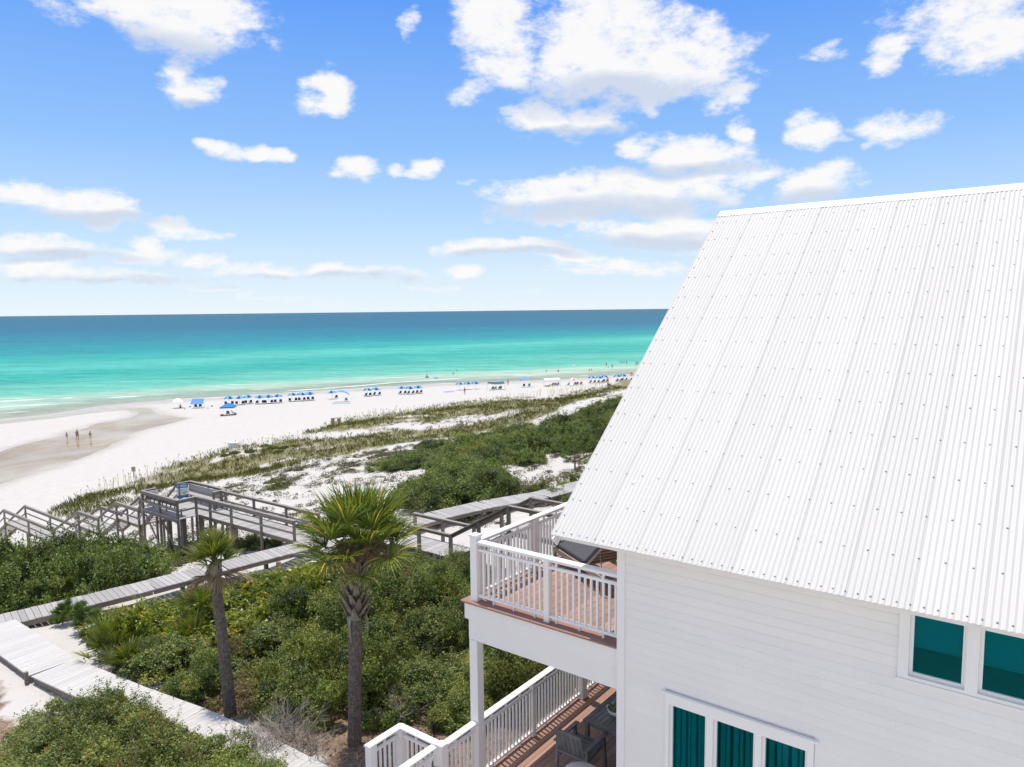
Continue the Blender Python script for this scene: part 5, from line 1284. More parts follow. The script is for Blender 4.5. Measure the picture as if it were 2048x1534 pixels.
# small palm
pb_ = at(462, 1424, gz(-7.17, 17.4)); pb_.z = gz(pb_.x, pb_.y); dpt = pb_.y/ray(462, 1424).y
palm2 = thing('cabbage_palm', 'shorter thin-crowned palm with dead fronds in front of the grey boardwalk', 'palm tree', pb_)
top = local_at(432, 1128); top.y = .25
palm_trunk(palm2, .155, top, .125, flare=1.2)
mb = MB()                                          # ragged fibrous collar below the crown
for i in range(26):
    an = rng.uniform(0, 6.28); z = top.z-rng.uniform(.0, .42); c = Vector((top.x, top.y, z)); p0 = c+Vector((math.cos(an)*.13, math.sin(an)*.13, 0)); up_ = p0+Vector((math.cos(an)*.06, math.sin(an)*.06, rng.uniform(.1, .28))); mb.bar(p0-Vector((0, 0, .12)), up_, .07, .025, up=(math.cos(an), math.sin(an), 0))
mb.tube([top-Vector((0, 0, .45)), top-Vector((0, 0, .1)), top+Vector((0, 0, .1))], [.15, .165, .09], 12)
mb.build('collar', M['boot'], palm2)
cz = top+Vector((0, 0, .12)); nf = 17
FR2 = [fan_frond(61+i, .34, .62, 32, M['palmetto_leaf'], droop=d_, width=.034) for i, d_ in enumerate((.16, .3))]
for i in range(nf):
    f_ = i/(nf-1); an = i*2.39996; el = 1.35-1.35*f_+random.uniform(-.12, .12)
    place_frond(palm2, FR2[i % 2], cz+Vector((0, 0, -.05*f_)), an, el, random.uniform(.85, 1.1), roll=random.uniform(-.3, .3))
for an, el, s_ in ((.15, -.75, 1.15), (-.25, -1.0, 1.0), (3.2, -1.15, 1.15), (3.6, -1.05, 1.0), (.9, .5, .9), (2.3, .75, .9), (-.9, -1.2, .9), (1.5, 1.0, .9), (4.4, -1.1, .8)):
    place_frond(palm2, FRD[0 if s_ > 1 else 1], cz, an, el, s_, 'dead_frond')
# saw palmettos
def palmetto(p, n, label, s_=1.0):
    o = thing('saw_palmetto', label, 'palmetto', p, random.uniform(0, 6.28), 'saw palmettos at the thicket edge')
    for i in range(n):
        an = i*2.39996; el = random.uniform(.35, 1.25); place_frond(o, FRY[i % 2], Vector((random.gauss(0, .12), random.gauss(0, .12), .03)), an, el, s_*random.uniform(.8, 1.15), roll=random.uniform(-.4, .4))
    return o
for (px, py, n, s_, lb) in ((215,1322,11,1.1,'leftmost saw palmetto at the thicket edge by the pale walk'),(250,1345,10,1.0,'saw palmetto fans overhanging the pale walk edge'),(300,1350,9,.95,'small saw palmetto right of the ones by the pale walk'),(232,1300,9,1.0,'yellowish saw palmetto behind the leftmost one'),(375,1300,10,1.2,'saw palmetto left of the short palm trunk'),(400,1262,8,1.15,'saw palmetto close behind the short palm trunk')):
    p = hit(px, py); 
    if py < 1290: p = Vector((p.x, p.y, p.z+.55))
    palmetto(p, n, lb, s_)
# bare twiggy bushes along the pale walk
for i, (px, py, h, lb) in enumerate(((560,1500,1.1,'bare grey twig bush at the foot of the tall palm'),(520,1525,1.0,'leafless grey bush left of the tall palm base'),(470,1515,.9,'dry twiggy bush over the pale walk edge'),(120,1470,.9,'bare twigs in the foreground scrub far left'),(620,1510,1.0,'small leafless bush right of the pale walk'),(590,1470,1.2,'tall bare bush just left of the tall palm trunk'),(800,1440,.9,'bare bush between the tall palm and the porch landing'))):
    p = hit(px, py); o = thing('dry_bush', lb, 'bush', p, 0, 'leafless bushes'); mb = MB(); rng = random.Random(i)
    def twig(p0, d, L_, r_, depth):
        p1 = p0+d*L_; mid = p0.lerp(p1, .5)+Vector((rng.gauss(0, .08), rng.gauss(0, .08), 0))*L_
        mb.tube([p0, mid, p1], [r_, r_*.8, r_*.55], 4, False)
        if depth:
            for k_ in range(rng.choice((2, 3, 3))):
                d2 = (d+Vector((rng.gauss(0, .5), rng.gauss(0, .5), rng.gauss(.1, .3)))).normalized(); twig(p0.lerp(p1, rng.uniform(.45, 1)), d2, L_*rng.uniform(.5, .8), r_*.55, depth-1)
    for k_ in range(15): twig(Vector((rng.gauss(0, .15), rng.gauss(0, .15), -.05)), Vector((rng.gauss(0, .6), rng.gauss(0, .6), 1)).normalized(), h*.5, .013, 3)
    mb.build('twigs', M['bare_twig'], o)

# ---- grass, sea oats, herbs and leaf litter: nobody could count them
def blades(X, Y, Z, n_per, h, w, spread, rng, lean=.5):
    n = len(X)*n_per; C = np.repeat(np.stack([X, Y, Z], 1), n_per, 0)+np.c_[rng.normal(0, spread, (n, 2)), np.zeros(n)]
    an = rng.uniform(0, 2*np.pi, n); d = np.c_[np.cos(an), np.sin(an), np.zeros(n)]; s_ = np.c_[-np.sin(an), np.cos(an), np.zeros(n)]*w*.5
    hh = (h*rng.uniform(.5, 1.25, n))[:, None]; ln = (rng.uniform(.1, 1, n)*lean)[:, None]*hh
    up_ = np.array([[0, 0, 1.]]); m_ = C+d*ln*.35+up_*hh*.6; tp_ = C+d*ln+up_*hh
    V = np.stack([C-s_-up_*.05, C+s_-up_*.05, m_+s_*.8, tp_, m_-s_*.8], 1).reshape(-1, 3); i = np.arange(n)*5
    return V, np.stack([i, i+1, i+2, i+3, i+4], 1), np.repeat(np.clip(rng.normal(.45, .22, n), 0, 1), 5)
rng = np.random.default_rng(99)
M['dune_grass'] = leaf_mat('dune_grass', (0.098, 0.113, 0.036), (0.186, 0.205, 0.060), (0.313, 0.331, 0.120), (0.463, 0.437, 0.228), rough=.7, trans=.3)
M['herb_leaf'] = leaf_mat('herb_leaf', (.075, .06, .04), (.13, .115, .055), (.17, .17, .085), (.30, .24, .16), rough=.7, trans=.25)
def sample(n, wf_):
    X = np.concatenate([rng.uniform(-75, 75, n), rng.uniform(-45, 20, n)]); Y = np.concatenate([rng.uniform(25, 170, n), rng.uniform(25, 75, n)]); Z = ground_z(X, Y); px, py = project(np.stack([X, Y, Z], -1))
    w = wf_(X, Y, Z)*(px > -40)*(px < 1330); k_ = rng.random(len(X)) < w; return X[k_], Y[k_], Z[k_]
def gden(X, Y, Z):
    n_ = fbm(X, Y, 3.0, 31, 5)*.6+fbm(X, Y, 9.0, 37, 4)*.4
    D = np.hypot(X, Y); gpx = project(np.stack([X, Y, Z], -1))[0]; return (.4+.6*sstep(220, 420, gpx))*grass_w(X, Y, Z)*sstep(.36, .50, n_+.06)*np.clip(130/D, .5, 1)
X, Y, Z = sample(40000, gden); V, F_, T = blades(X, Y, Z, 6, .44, .026, .20, rng, .8)
me = fast_mesh('dune_grass', V, F_, M['dune_grass']); fattr(me, 'tint', T); tag(put('dune_grass', me), 'olive green beach grass covering the foredunes', 'grass', kind='stuff')
def hden(X, Y, Z):
    n_ = fbm(X, Y, 3.0, 31, 5)*.6+fbm(X, Y, 9.0, 37, 4)*.4; n2_ = fbm(X, Y, 1.5, 77, 3)
    free = np.ones(len(X)); 
    return scrub_w(X, Y, Z)*(.16*sstep(.42, .56, n2_)+.6*sstep(.50, .63, n_)*sstep(.40, .58, n2_))*.8
X, Y, Z = sample(42000, hden); k_ = len(X); C = np.repeat(np.stack([X, Y, Z], 1), 42, 0); rad = np.repeat(rng.uniform(.12, .46, k_), 42)[:, None]
d = unit(rng.normal(0, 1, (k_*42, 3))); d[:, 2] = np.abs(d[:, 2]); V, F_ = leaves(C+d*rad*np.array([1, 1, .75]), d+np.array([0, 0, .4]), .12, .42, rng, .7)
me = fast_mesh('dune_herbs', V, F_, M['herb_leaf']); tt_ = np.repeat(np.clip(np.repeat(rng.normal(.4, .25, k_), 42)+rng.normal(0, .12, k_*42), 0, 1), 4); fattr(me, 'tint', tt_)
tag(put('dune_herbs', me), 'low brown and olive herbs dotted over the white dune sand', 'ground cover', kind='stuff')
# sea oats standing along the seaward edge
pts = []
for (x0, y0, x1, y1, n) in ((160,1000,430,912,60),(430,910,640,878,45),(640,862,760,835,30),(735,838,1000,806,110),(1000,805,1260,765,120),(560,895,700,858,25)):
    for i in range(n):
        f_ = random.random(); pts.append(hit(x0+(x1-x0)*f_+random.uniform(-8, 8), y0+(y1-y0)*f_+random.uniform(-3, 6)))
P_ = np.array([tuple(p) for p in pts]); n = len(P_); hh = rng.uniform(.8, 1.7, n); ln = rng.normal(0, .16, (n, 2)); dn = np.hypot(P_[:, 0], P_[:, 1]); w_ = .010+.00008*dn
s_ = np.stack([P_[:, 1]/dn, -P_[:, 0]/dn, np.zeros(n)], 1)*w_[:, None]; tp_ = P_+np.c_[ln, hh]; m_ = P_+np.c_[ln*.4, hh*.6]
V = np.stack([P_-s_, P_+s_, m_+s_, m_-s_], 1).reshape(-1, 3); V2 = np.stack([m_-s_, m_+s_, tp_+s_*.5, tp_-s_*.5], 1).reshape(-1, 3); hd = np.stack([tp_-np.c_[ln*.2, hh*.18]-s_*.3, tp_-np.c_[ln*.1, hh*.08]+s_*2.6, tp_+np.c_[ln*.3, np.zeros(n)], tp_-np.c_[ln*.1, hh*.1]-s_*2.6], 1).reshape(-1, 3)
V = np.concatenate([V, V2, hd]); i = np.arange(3*n)*4; me = fast_mesh('sea_oats', V, np.stack([i, i+1, i+2, i+3], 1), M['dune_grass']); fattr(me, 'tint', np.full(len(V), .88))
tag(put('sea_oats', me), 'thin sea oat stalks along the crest of the foredune', 'grass', kind='stuff')
# fallen leaves under the thicket
n = 26000; a_ = rng.uniform(6, 25, n); b_ = rng.uniform(8.5, 21, n); X = AX.x*a_+BX.x*b_; Y = AX.y*a_+BX.y*b_; k_ = rng.random(n) < litter_w(X, Y); X, Y = X[k_], Y[k_]; Z = ground_z(X, Y)
V, F_ = leaves(np.stack([X, Y, Z+.012], 1), np.tile([0, 0, 1.], (len(X), 1)), .085, .5, rng, .35)
M['litter_leaf'] = leaf_mat('litter_leaf', (.11, .065, .035), (.26, .165, .09), (.42, .29, .175), (.52, .41, .29), rough=.8, trans=.12)
me = fast_mesh('leaf_litter', V, F_, M['litter_leaf']); fattr(me, 'tint', np.repeat(np.clip(rng.normal(.5, .25, len(X)), 0, 1), 4))
tag(put('leaf_litter', me), 'orange brown fallen leaves on the ground under the thicket', 'leaf litter', kind='stuff')
name_by_order(shrub_log)

# ------------------------------------------------------------------ the beach: umbrellas, chairs, shades, bathers
SEAROT = R(24)                                     # local +y looks out to sea
M['umb_light'] = pmat('umbrella_light_blue', (.12, .44, .78), rough=.7)
M['umb_dark'] = pmat('umbrella_navy', (.010, .05, .17), rough=.7)
M['royal'] = pmat('royal_blue_cloth', (.01, .21, .54), (.01, .18, .48), 3., rough=.7)
M['sky_cloth'] = pmat('sky_blue_cloth', (.11, .28, .66), (.09, .24, .58), 3., rough=.7)
M['teal_cloth'] = pmat('teal_cloth', (.01, .115, .20), rough=.7)
M['aqua_cloth'] = pmat('aqua_cloth', (.10, .46, .68), rough=.7)
M['mid_cloth'] = pmat('mid_blue_cloth', (.015, .21, .62), rough=.7)
M['white_cloth'] = pmat('white_cloth', (.78, .76, .73), rough=.8)
M['orange_cloth'] = pmat('orange_cloth', (.62, .15, .04), rough=.7)
M['pink_cloth'] = pmat('pink_cloth', (.66, .30, .24), rough=.7)
M['red_cloth'] = pmat('red_cloth', (.45, .03, .03), rough=.7); M['green_cloth'] = pmat('green_cloth', (.12, .42, .04), rough=.7); M['yellow_cloth'] = pmat('yellow_cloth', (.65, .45, .06), rough=.7)
M['grey_cloth'] = pmat('grey_cloth', (.17, .16, .20), rough=.8); M['navy'] = pmat('navy_canvas', (.022, .055, .14), rough=.8)
M['shadow_blue'] = pmat('arch_shadow', (.10, .40, .52), rough=.8)  # colour of the shadows laid under the arch shades
M['black_cloth'] = pmat('black_cloth', (.015, .015, .018), rough=.8)
def canopy_mesh(ms, seq, r=1.14, h=.62, n=8):
    mb_ = MB()
    for k_ in range(n):
        mb_.cur = seq[k_ % len(seq)]; a0, a1 = 2*math.pi*k_/n, 2*math.pi*(k_+1)/n; am = (a0+a1)/2
        prof_ = [(0, h), (.45*r, h*.80), (.8*r, h*.36), (r, 0)]; vs_ = []
        for rr_, zz in prof_: vs_ += [(rr_*math.cos(a0), rr_*math.sin(a0), zz), (rr_*.95*math.cos(am), rr_*.95*math.sin(am), zz+.0*h), (rr_*math.cos(a1), rr_*math.sin(a1), zz)]
        fs = [(3*i+j, 3*i+3+j, 3*i+4+j, 3*i+1+j) for i in range(3) for j in range(2)]; mb_.add(vs_, fs)
    return mb_.mesh('canopy', ms)
CAN_BLUE = canopy_mesh([M['umb_light'], M['umb_dark']], (0, 1))
POLE = MB().tube([(0, 0, -.3), (0, 0, 2.05)], .022, 6).mesh('pole', M['white_trim'])
FIN = MB().lathe([(.02, 0), (.03, .03), (0, .08)], 6).mesh('finial', M['umb_dark'])
def umbrella(p, label, can=CAN_BLUE, group='blue striped rental umbrellas', rim=1.45, tilt=.06, sc=1.0, rz=None):
    o = thing('beach_umbrella', label, 'umbrella', p, SEAROT if rz is None else rz, group)
    put('pole', POLE, o, sc=(1, 1, sc)); put('canopy', can, o, (0, 0, rim), (tilt*random.uniform(-1, 1), tilt*random.uniform(-1, 1), random.uniform(0, .78)), (sc, sc, sc)); put('finial', FIN, o, (0, 0, rim+.62*sc-.01)); return o
# beach chair: slung canvas on a wooden frame
mb = MB()
for s_ in (-1, 1):
    mb.bar((s_*.27, -.42, .92), (s_*.27, .30, .10), .03, .03); mb.bar((s_*.27, -.45, .05), (s_*.27, .45, .36), .03, .03); mb.bar((s_*.30, -.35, .52), (s_*.30, .25, .50), .06, .025); mb.bar((s_*.27, .42, -.05), (s_*.27, .42, .36), .03, .03); mb.bar((s_*.27, -.40, -.05), (s_*.27, -.33, .5), .03, .03)
CH_FRAME = mb.mesh('chair_frame', M['teak'])
def chair_cloth(m):
    mb_ = MB(); pr_ = [(-.45, .95), (-.26, .62), (-.08, .36), (.12, .27), (.44, .36)]
    vs_ = [(x, y, z) for y, z in pr_ for x in (-.255, .255)]+[(x, y, z-.018) for y, z in pr_ for x in (-.255, .255)]
    n = len(pr_)*2; mb_.add(vs_, [(2*i, 2*i+1, 2*i+3, 2*i+2) for i in range(4)]+[(n+2*i, n+2*i+2, n+2*i+3, n+2*i+1) for i in range(4)]+[(2*i, 2*i+2, n+2*i+2, n+2*i) for i in range(4)]+[(2*i+1, n+2*i+1, n+2*i+3, 2*i+3) for i in range(4)])
    return mb_.mesh('canvas', m)
CLOTH = {k_: chair_cloth(M[k_]) for k_ in ('navy', 'grey_cloth', 'royal', 'green_cloth', 'aqua_cloth', 'red_cloth', 'white_cloth')}
def chair(p, label, cloth='navy', rz=None, group='navy rental beach chairs'):
    o = thing('beach_chair', label, 'beach chair', p, SEAROT+random.uniform(-.25, .25) if rz is None else rz, group)
    put('frame', CH_FRAME, o); put('canvas', CLOTH[cloth], o); return o
sdir = Vector((math.cos(SEAROT), math.sin(SEAROT), 0)); odir = Vector((-math.sin(SEAROT), math.cos(SEAROT), 0))
def on(p, ds=0., do=0.):
    q_ = p+sdir*ds+odir*do; q_.z = gz(q_.x, q_.y); return q_
SETS = [('leftmost umbrella trio', [(458.6,811.5),(479.4,811),(496.8,809)], 2), ('second umbrella trio from the left', [(519.7,809.5),(537.5,808.5),(555.7,807.5)], 2), ('third umbrella trio from the left', [(585.6,804.5),(603.5,803.5),(620,802)], 2),
        ('umbrella pair right of the first arch', [(735.3,794),(752,792.5)], 2), ('umbrella trio halfway along the beach', [(803.6,790),(819.7,790),(836.6,788.5)], 2), ('umbrella trio behind the standing woman', [(919.2,781.5),(935.3,780.5),(951,779.5)], 0), ('umbrella trio right of the pink one', [(1183,768),(1198.4,768),(1209,766)], 2), ('umbrella pair before the roof', [(1234.7,765),(1246,763.5)], 2)]
for nm, pos, nc in SETS:
    n = len(pos)
    for i, (px, py) in enumerate(pos):
        w_ = ('left', 'middle', 'right')[i] if n == 3 else ('left', 'right')[i]
        p = hit(px, py-1.5); umbrella(p, f'{w_} blue and navy umbrella of the {nm}')
        for c_ in range(nc):
            chair(on(p, (-.62, .62)[c_]+random.uniform(-.15, .15), -.55+random.uniform(-.2, .2)), f'{("left","right")[c_]} navy chair under the {w_} umbrella of the {nm}')
p = hit(664, 798); umbrella(p, 'single blue and navy umbrella behind the first arch shade'); chair(on(p, 1.0, -.3), 'navy chair beside the umbrella behind the first arch shade')
p = hit(1267.5, 762); umbrella(p, 'blue and navy umbrella closest to the roof edge'); chair(on(p, -1.0, -.3), 'navy chair by the umbrella closest to the roof edge')
rb = canopy_mesh([M['red_cloth'], M['yellow_cloth'], M['aqua_cloth'], M['orange_cloth']], (0, 1, 2, 3), 1.15)
umbrella(hit(1265, 757), 'rainbow coloured umbrella beside the roof edge', rb, 'odd single umbrellas')
CAN_OR = canopy_mesh([M['white_cloth'], M['orange_cloth']], (0, 0, 0, 1)); CAN_PK = canopy_mesh([M['white_cloth'], M['pink_cloth']], (0, 1))
p = hit(356, 816); umbrella(p, 'white umbrella with orange panels far left by the water', CAN_OR, 'odd single umbrellas', sc=1.25)
p = hit(1146, 771); umbrella(p, 'pale pink and white umbrella left of the seventh umbrella row', CAN_PK, 'odd single umbrellas', rim=1.5)
chair(on(p, -1.6, -.4), 'blue chair left of the pale pink umbrella', 'aqua_cloth', group='assorted beach chairs'); chair(on(p, .3, -.6), 'royal blue chair under the pale pink umbrella', 'royal', group='assorted beach chairs'); chair(on(p, 1.0, -.6), 'grey chair under the pale pink umbrella', 'grey_cloth', group='assorted beach chairs'); chair(on(p, 2.3, -.2), 'red chair right of the pale pink umbrella', 'red_cloth', group='assorted beach chairs')
def sheet(mb_, corners, sag=.0, n=8, th=.015, bow=0.):
    A_, B_, C_, D_ = [Vector(c) for c in corners]; vs_ = []
    for i in range(n+1):
        for j in range(n+1):
            u_, v_ = i/n, j/n; p_ = A_.lerp(B_, u_).lerp(D_.lerp(C_, u_), v_); p_ = p_+Vector((0, 0, -sag*16*u_*(1-u_)*v_*(1-v_)+bow*4*u_*(1-u_))); vs_.append(p_)
    m_ = (n+1)**2; vs_ += [v-Vector((0, 0, th)) for v in vs_]; fs = []
    for i in range(n):
        for j in range(n):
            a_ = i*(n+1)+j; fs += [(a_, a_+n+1, a_+n+2, a_+1), (a_+m_, a_+1+m_, a_+n+2+m_, a_+n+1+m_)]
    mb_.add(vs_, fs)
# tilted blue sail with sandbags
p = hit(396, 816); o = thing('sun_sail', 'light blue tilted sun sail anchored by sandbags near the water', 'sun shade', p, R(8))
mb = MB(); sheet(mb, [(-1.35, -.9, .95), (1.35, -.9, .95), (1.2, .9, 2.0), (-1.4, .9, 2.0)], .12); mb.build('sail', M['sky_cloth'], o, True)
for x in (-1.15, 1.05): mb = MB(); mb.tube([(x, .85, -.2), (x, .85, 1.95)], .02, 6); mb.build('pole', M['steel'], o)
for (x0, y0, z0), (x1, y1) in (((-1.35,-.9,.95),(-2.2,-2.0)),((1.35,-.9,.95),(2.6,-1.9)),((-1.4,.9,2.0),(-2.3,2.2)),((1.2,.9,2.0),(2.4,2.2))):
    mb = MB(); mb.tube([(x0, y0, z0), (x1, y1, .1)], .008, 4); mb.build('guy_rope', M['white_cloth'], o)
    mb = MB(); mb.lathe([(0, -.03), (.16, 0), (.2, .09), (.12, .2), (0, .24)], 8, (x1, y1, 0)); mb.build('sandbag', M['black_cloth'], o, True)
chair(on(p, -.4, -.1), 'dark chair under the light blue sun sail, left', 'navy', group='assorted beach chairs'); chair(on(p, .5, .1), 'dark chair under the light blue sun sail, right', 'navy', group='assorted beach chairs')
# pop-up tent
p = hit(457, 830); o = thing('canopy_tent', 'royal blue pop-up canopy tent alone on the upper sand', 'canopy', p, R(10))
mb = MB(); hw = 1.35
mb.add([(-hw, -hw, 1.75), (hw, -hw, 1.75), (hw, hw, 1.75), (-hw, hw, 1.75), (0, 0, 2.5), (-hw, -hw, 1.5), (hw, -hw, 1.5), (hw, hw, 1.5), (-hw, hw, 1.5)], [(0,1,4),(1,2,4),(2,3,4),(3,0,4),(0,5,6,1),(1,6,7,2),(2,7,8,3),(3,8,5,0)]); mb.build('roof', M['royal'], o)
for x in (-1, 1):
    for y in (-1, 1): bar('leg', o, M['white_trim'], (x*(hw-.03), y*(hw-.03), -.2), (x*(hw-.03), y*(hw-.03), 1.72), .03, .03, up=(0, 1, 0))
chair(on(p, -.1, -.4), 'grey folding chair under the royal blue canopy tent', 'grey_cloth', group='assorted beach chairs'); chair(on(p, .9, -.5), 'pale chair at the right leg of the canopy tent', 'white_cloth', rz=R(-40), group='assorted beach chairs')
o = thing('cooler', 'red cooler box at the left leg of the canopy tent', 'cooler', on(p, -1.25, -.9), R(15)); mb = MB(); mb.box(-.28, .28, -.2, .2, 0, .32); mb.build('body', M['red_cloth'], o, bevel=.02); mb = MB(); mb.box(-.29, .29, -.21, .21, .325, .38); mb.build('lid', M['white_trim'], o, bevel=.015)
o = thing('beach_bag', 'teal bag at the right side of the canopy tent shade', 'bag', on(p, 1.2, -1.0)); mb = MB(); mb.lathe([(0, 0), (.22, .02), (.26, .15), (.18, .34), (0, .36)], 10); mb.build('body', M['teal_cloth'], o, True); mb = MB(); mb.tube([(-.1, 0, .34), (-.06, 0, .48), (.06, 0, .48), (.1, 0, .34)], .012, 5); mb.build('strap', M['navy'], o)
# arched wind shades
def arch_shade(p, label, W_, H_, rz):
    o = thing('arch_shade', label, 'sun shade', p, rz, 'arched blue wind shades'); n = 24
    def pt(f_, k_=1.0): an = math.pi*f_; return Vector((-math.cos(an)*W_/2*k_, 0, math.sin(an)**.85*H_))
    mb_ = MB(); mb_.tube([pt(i/n) for i in range(n+1)], .018, 6); mb_.build('arch_pole', M['white_trim'], o)
    i0, i1 = 5, n-5
    for j, m_ in enumerate(('mid_cloth', 'aqua_cloth', 'mid_cloth')):
        mb_ = MB(); vs_ = []
        for i in range(i0, i1+1):
            f_ = (i-i0)/(i1-i0); d_ = 1.35*(1-.15*abs(2*f_-1)); p_ = pt(i/n)
            for k_ in range(3):
                y = -d_*(j+k_/2)/3; vs_.append(p_+Vector((0, y, -.10*abs(y)-.05*math.sin(3*y+f_*9))))
        m0 = i1-i0+1; vs_ += [v-Vector((0, 0, .008)) for v in vs_]; q_ = 3*m0
        mb_.add(vs_, [f for i in range(m0-1) for k_ in range(2) for f in ((3*i+k_, 3*i+3+k_, 3*i+4+k_, 3*i+1+k_), (q_+3*i+k_, q_+3*i+1+k_, q_+3*i+4+k_, q_+3*i+3+k_))])
        mb_.build('fabric_stripe', M[m_], o, True)
    return o
p = hit(683, 803); arch_shade(p, 'blue and aqua arched wind shade nearest the wooden bin', 4.6, 2.5, R(6))
o = thing('arch_shadow', 'long teal sheet standing in for the shadow of the first arch shade', 'mat', hit(683, 807), R(8)); mb = MB(); mb.box(-2.0, 2.0, -.45, .45, .0, .03); mb.build('cloth', M['shadow_blue'], o)  # the arch's cast shadow, laid down as a flat teal sheet
chair(on(p, .9, -.9), 'blue chair under the first arch shade', 'aqua_cloth', group='assorted beach chairs')
p = hit(1051, 774); arch_shade(p, 'blue and aqua arched wind shade right of the teal tarp', 4.2, 2.6, R(10))
chair(on(p, -.6, -.3), 'left dark chair under the second arch shade', 'navy', group='assorted beach chairs'); chair(on(p, 1.0, -.2), 'right dark chair under the second arch shade', 'royal', group='assorted beach chairs')
o = thing('arch_shadow', 'teal sheet standing in for the shadow of the second arch shade', 'mat', on(p, .2, -1.3), R(12)); mb = MB(); mb.box(-1.8, 1.8, -.4, .4, 0, .03); mb.build('cloth', M['shadow_blue'], o)  # shadow sheet again, for the second arch
# flat blue towel
o = thing('beach_blanket', 'large bright blue blanket spread on the white sand', 'blanket', hit(898, 784), R(-5)); mb = MB(); sheet(mb, [(-1.3, -1.25, .03), (1.25, -1.2, .06), (1.3, 1.3, .05), (-1.25, 1.25, .04)], -.03); mb.build('cloth', M['sky_cloth'], o, True)
# dark teal tarp shelter
p = hit(992, 779.5); o = thing('tarp_shelter', 'dark teal stretched tarp shelter with splayed poles', 'sun shade', p, R(6))
mb = MB(); sheet(mb, [(-2.2, -.9, 1.75), (2.2, -.9, 1.6), (2.1, 1.1, 2.05), (-2.0, 1.1, 2.0)], .28, bow=-.12); mb.build('tarp', M['teal_cloth'], o, True)
for (x0, y0, z0), (x1, y1) in (((-2.2,-.9,1.75),(-2.6,-1.2)),((2.2,-.9,1.6),(2.7,-1.2)),((2.1,1.1,2.05),(2.5,1.4)),((-2.0,1.1,2.0),(-2.4,1.4)),((-.8,-.9,1.5),(-.9,-1.1)),((1.1,-.9,1.5),(1.2,-1.1))): mb = MB(); mb.tube([(x1, y1, -.2), (x0, y0, z0)], .022, 6); mb.build('pole', M['steel'], o)
chair(on(p, -1.0, -.2), 'dark chair under the teal tarp, left', 'navy', group='assorted beach chairs'); chair(on(p, -.3, -.4), 'aqua chair under the teal tarp', 'aqua_cloth', group='assorted beach chairs'); chair(on(p, .9, -.2), 'dark chair under the teal tarp, right', 'grey_cloth', group='assorted beach chairs')
# white sail
p = hit(1104, 772); o = thing('white_sail', 'wide white sun sail above grey chairs', 'sun shade', p, R(12)); mb = MB(); sheet(mb, [(-2.2, -.8, 1.7), (2.3, -.8, 1.75), (2.2, 1.0, 2.1), (-2.1, 1.0, 2.0)], -.15); mb.build('sail', M['white_cloth'], o, True)
for x, y, z in ((-2.1,-.75,1.7),(2.2,-.75,1.75),(2.1,.95,2.05),(-2.0,.95,1.95)): mb = MB(); mb.tube([(x*1.05, y*1.05, -.2), (x, y, z)], .02, 6); mb.build('pole', M['steel'], o)
for i, (ds, cl) in enumerate(((-.1, 'grey_cloth'), (.7, 'grey_cloth'), (1.5, 'grey_cloth'))): chair(on(p, ds, -.5), f'{("left","middle","right")[i]} grey chair under the wide white sail', cl, group='assorted beach chairs')
o = thing('beach_float', 'lime green inflatable lounger left of the grey chairs', 'float', on(p, -1.7, -.7), R(20)); mb = MB(); mb.tube([(-.9, 0, .16), (-.5, 0, .17), (.3, 0, .17), (.6, 0, .3), (.85, 0, .62)], [.12, .17, .17, .17, .1], 8); mb.tube([(-.7, .3, .15), (.5, .3, .2)], [.14, .14], 8); mb.tube([(-.7, -.3, .15), (.5, -.3, .2)], [.14, .14], 8); mb.build('tubes', M['green_cloth'], o, True)
# beach cart by the dune
p = hit(1218, 772); o = thing('beach_cart', 'beach cart heaped with red, green and blue gear behind the dune', 'cart', p, R(20)); mb = MB(); mb.box(-.5, .5, -.3, .3, .22, .3); mb.bar((.5, 0, .28), (1.0, 0, .8), .03, .03); mb.build('frame', M['steel'], o)
for x in (-.35, .35):
    for y in (-.33, .33): mb = MB(); mb.tube([(x, y-.04, .15), (x, y+.04, .15)], .15, 10); mb.build('wheel', M['black_cloth'], o)
for x, m_, h in ((-.28, 'red_cloth', .45), (.05, 'royal', .35), (.33, 'green_cloth', .3)): mb = MB(); mb.lathe([(0, 0), (.18, .0), (.2, h*.6), (.1, h), (0, h)], 8, (x, 0, .305)); mb.build('gear_bundle', M[m_], o, True)
# wooden double bin behind the dune
M['bin_wood'] = pmat('bin_wood', (.36, .23, .145), (.27, .17, .11), 3., rough=.8, orand=.1)
p = hit(673, 851); o = thing('litter_bin', 'brown wooden double bin with a shared top board on the dune', 'bin', p, R(12))
for x in (-.55, .45):
    for k_ in range(4): slab('slat', o, M['bin_wood'], x-.28+k_*.14, x-.145+k_*.14, -.28, -.25, -.1, 1.15)
    slab('box', o, M['bin_wood'], x-.27, x+.27, -.245, .28, -.1, 1.12)
mb = MB(); mb.bar((-.9, 0, 1.19), (.85, 0, 1.30), .62, .05); mb.build('top_board', M['post_wood'], o)
# white covered heap at the dune edge
p = hit(470, 897); o = thing('stacked_loungers', 'stack of white plastic loungers at the dune edge', 'loungers', p, R(-8))
for k_ in range(5):
    mb = MB(); mb.box(-.95, .5, -.33, .33, .12+.16*k_, .17+.16*k_); mb.bar((.5, 0, .15+.16*k_), (1.05, 0, .40+.16*k_), .66, .045); mb.build('lounger', M['white_paint'], o)
for x in (-.8, .4):
    for y in (-.28, .28): bar('leg', o, M['white_paint'], (x, y, -.1), (x, y, .13), .05, .05, up=(0, 1, 0))

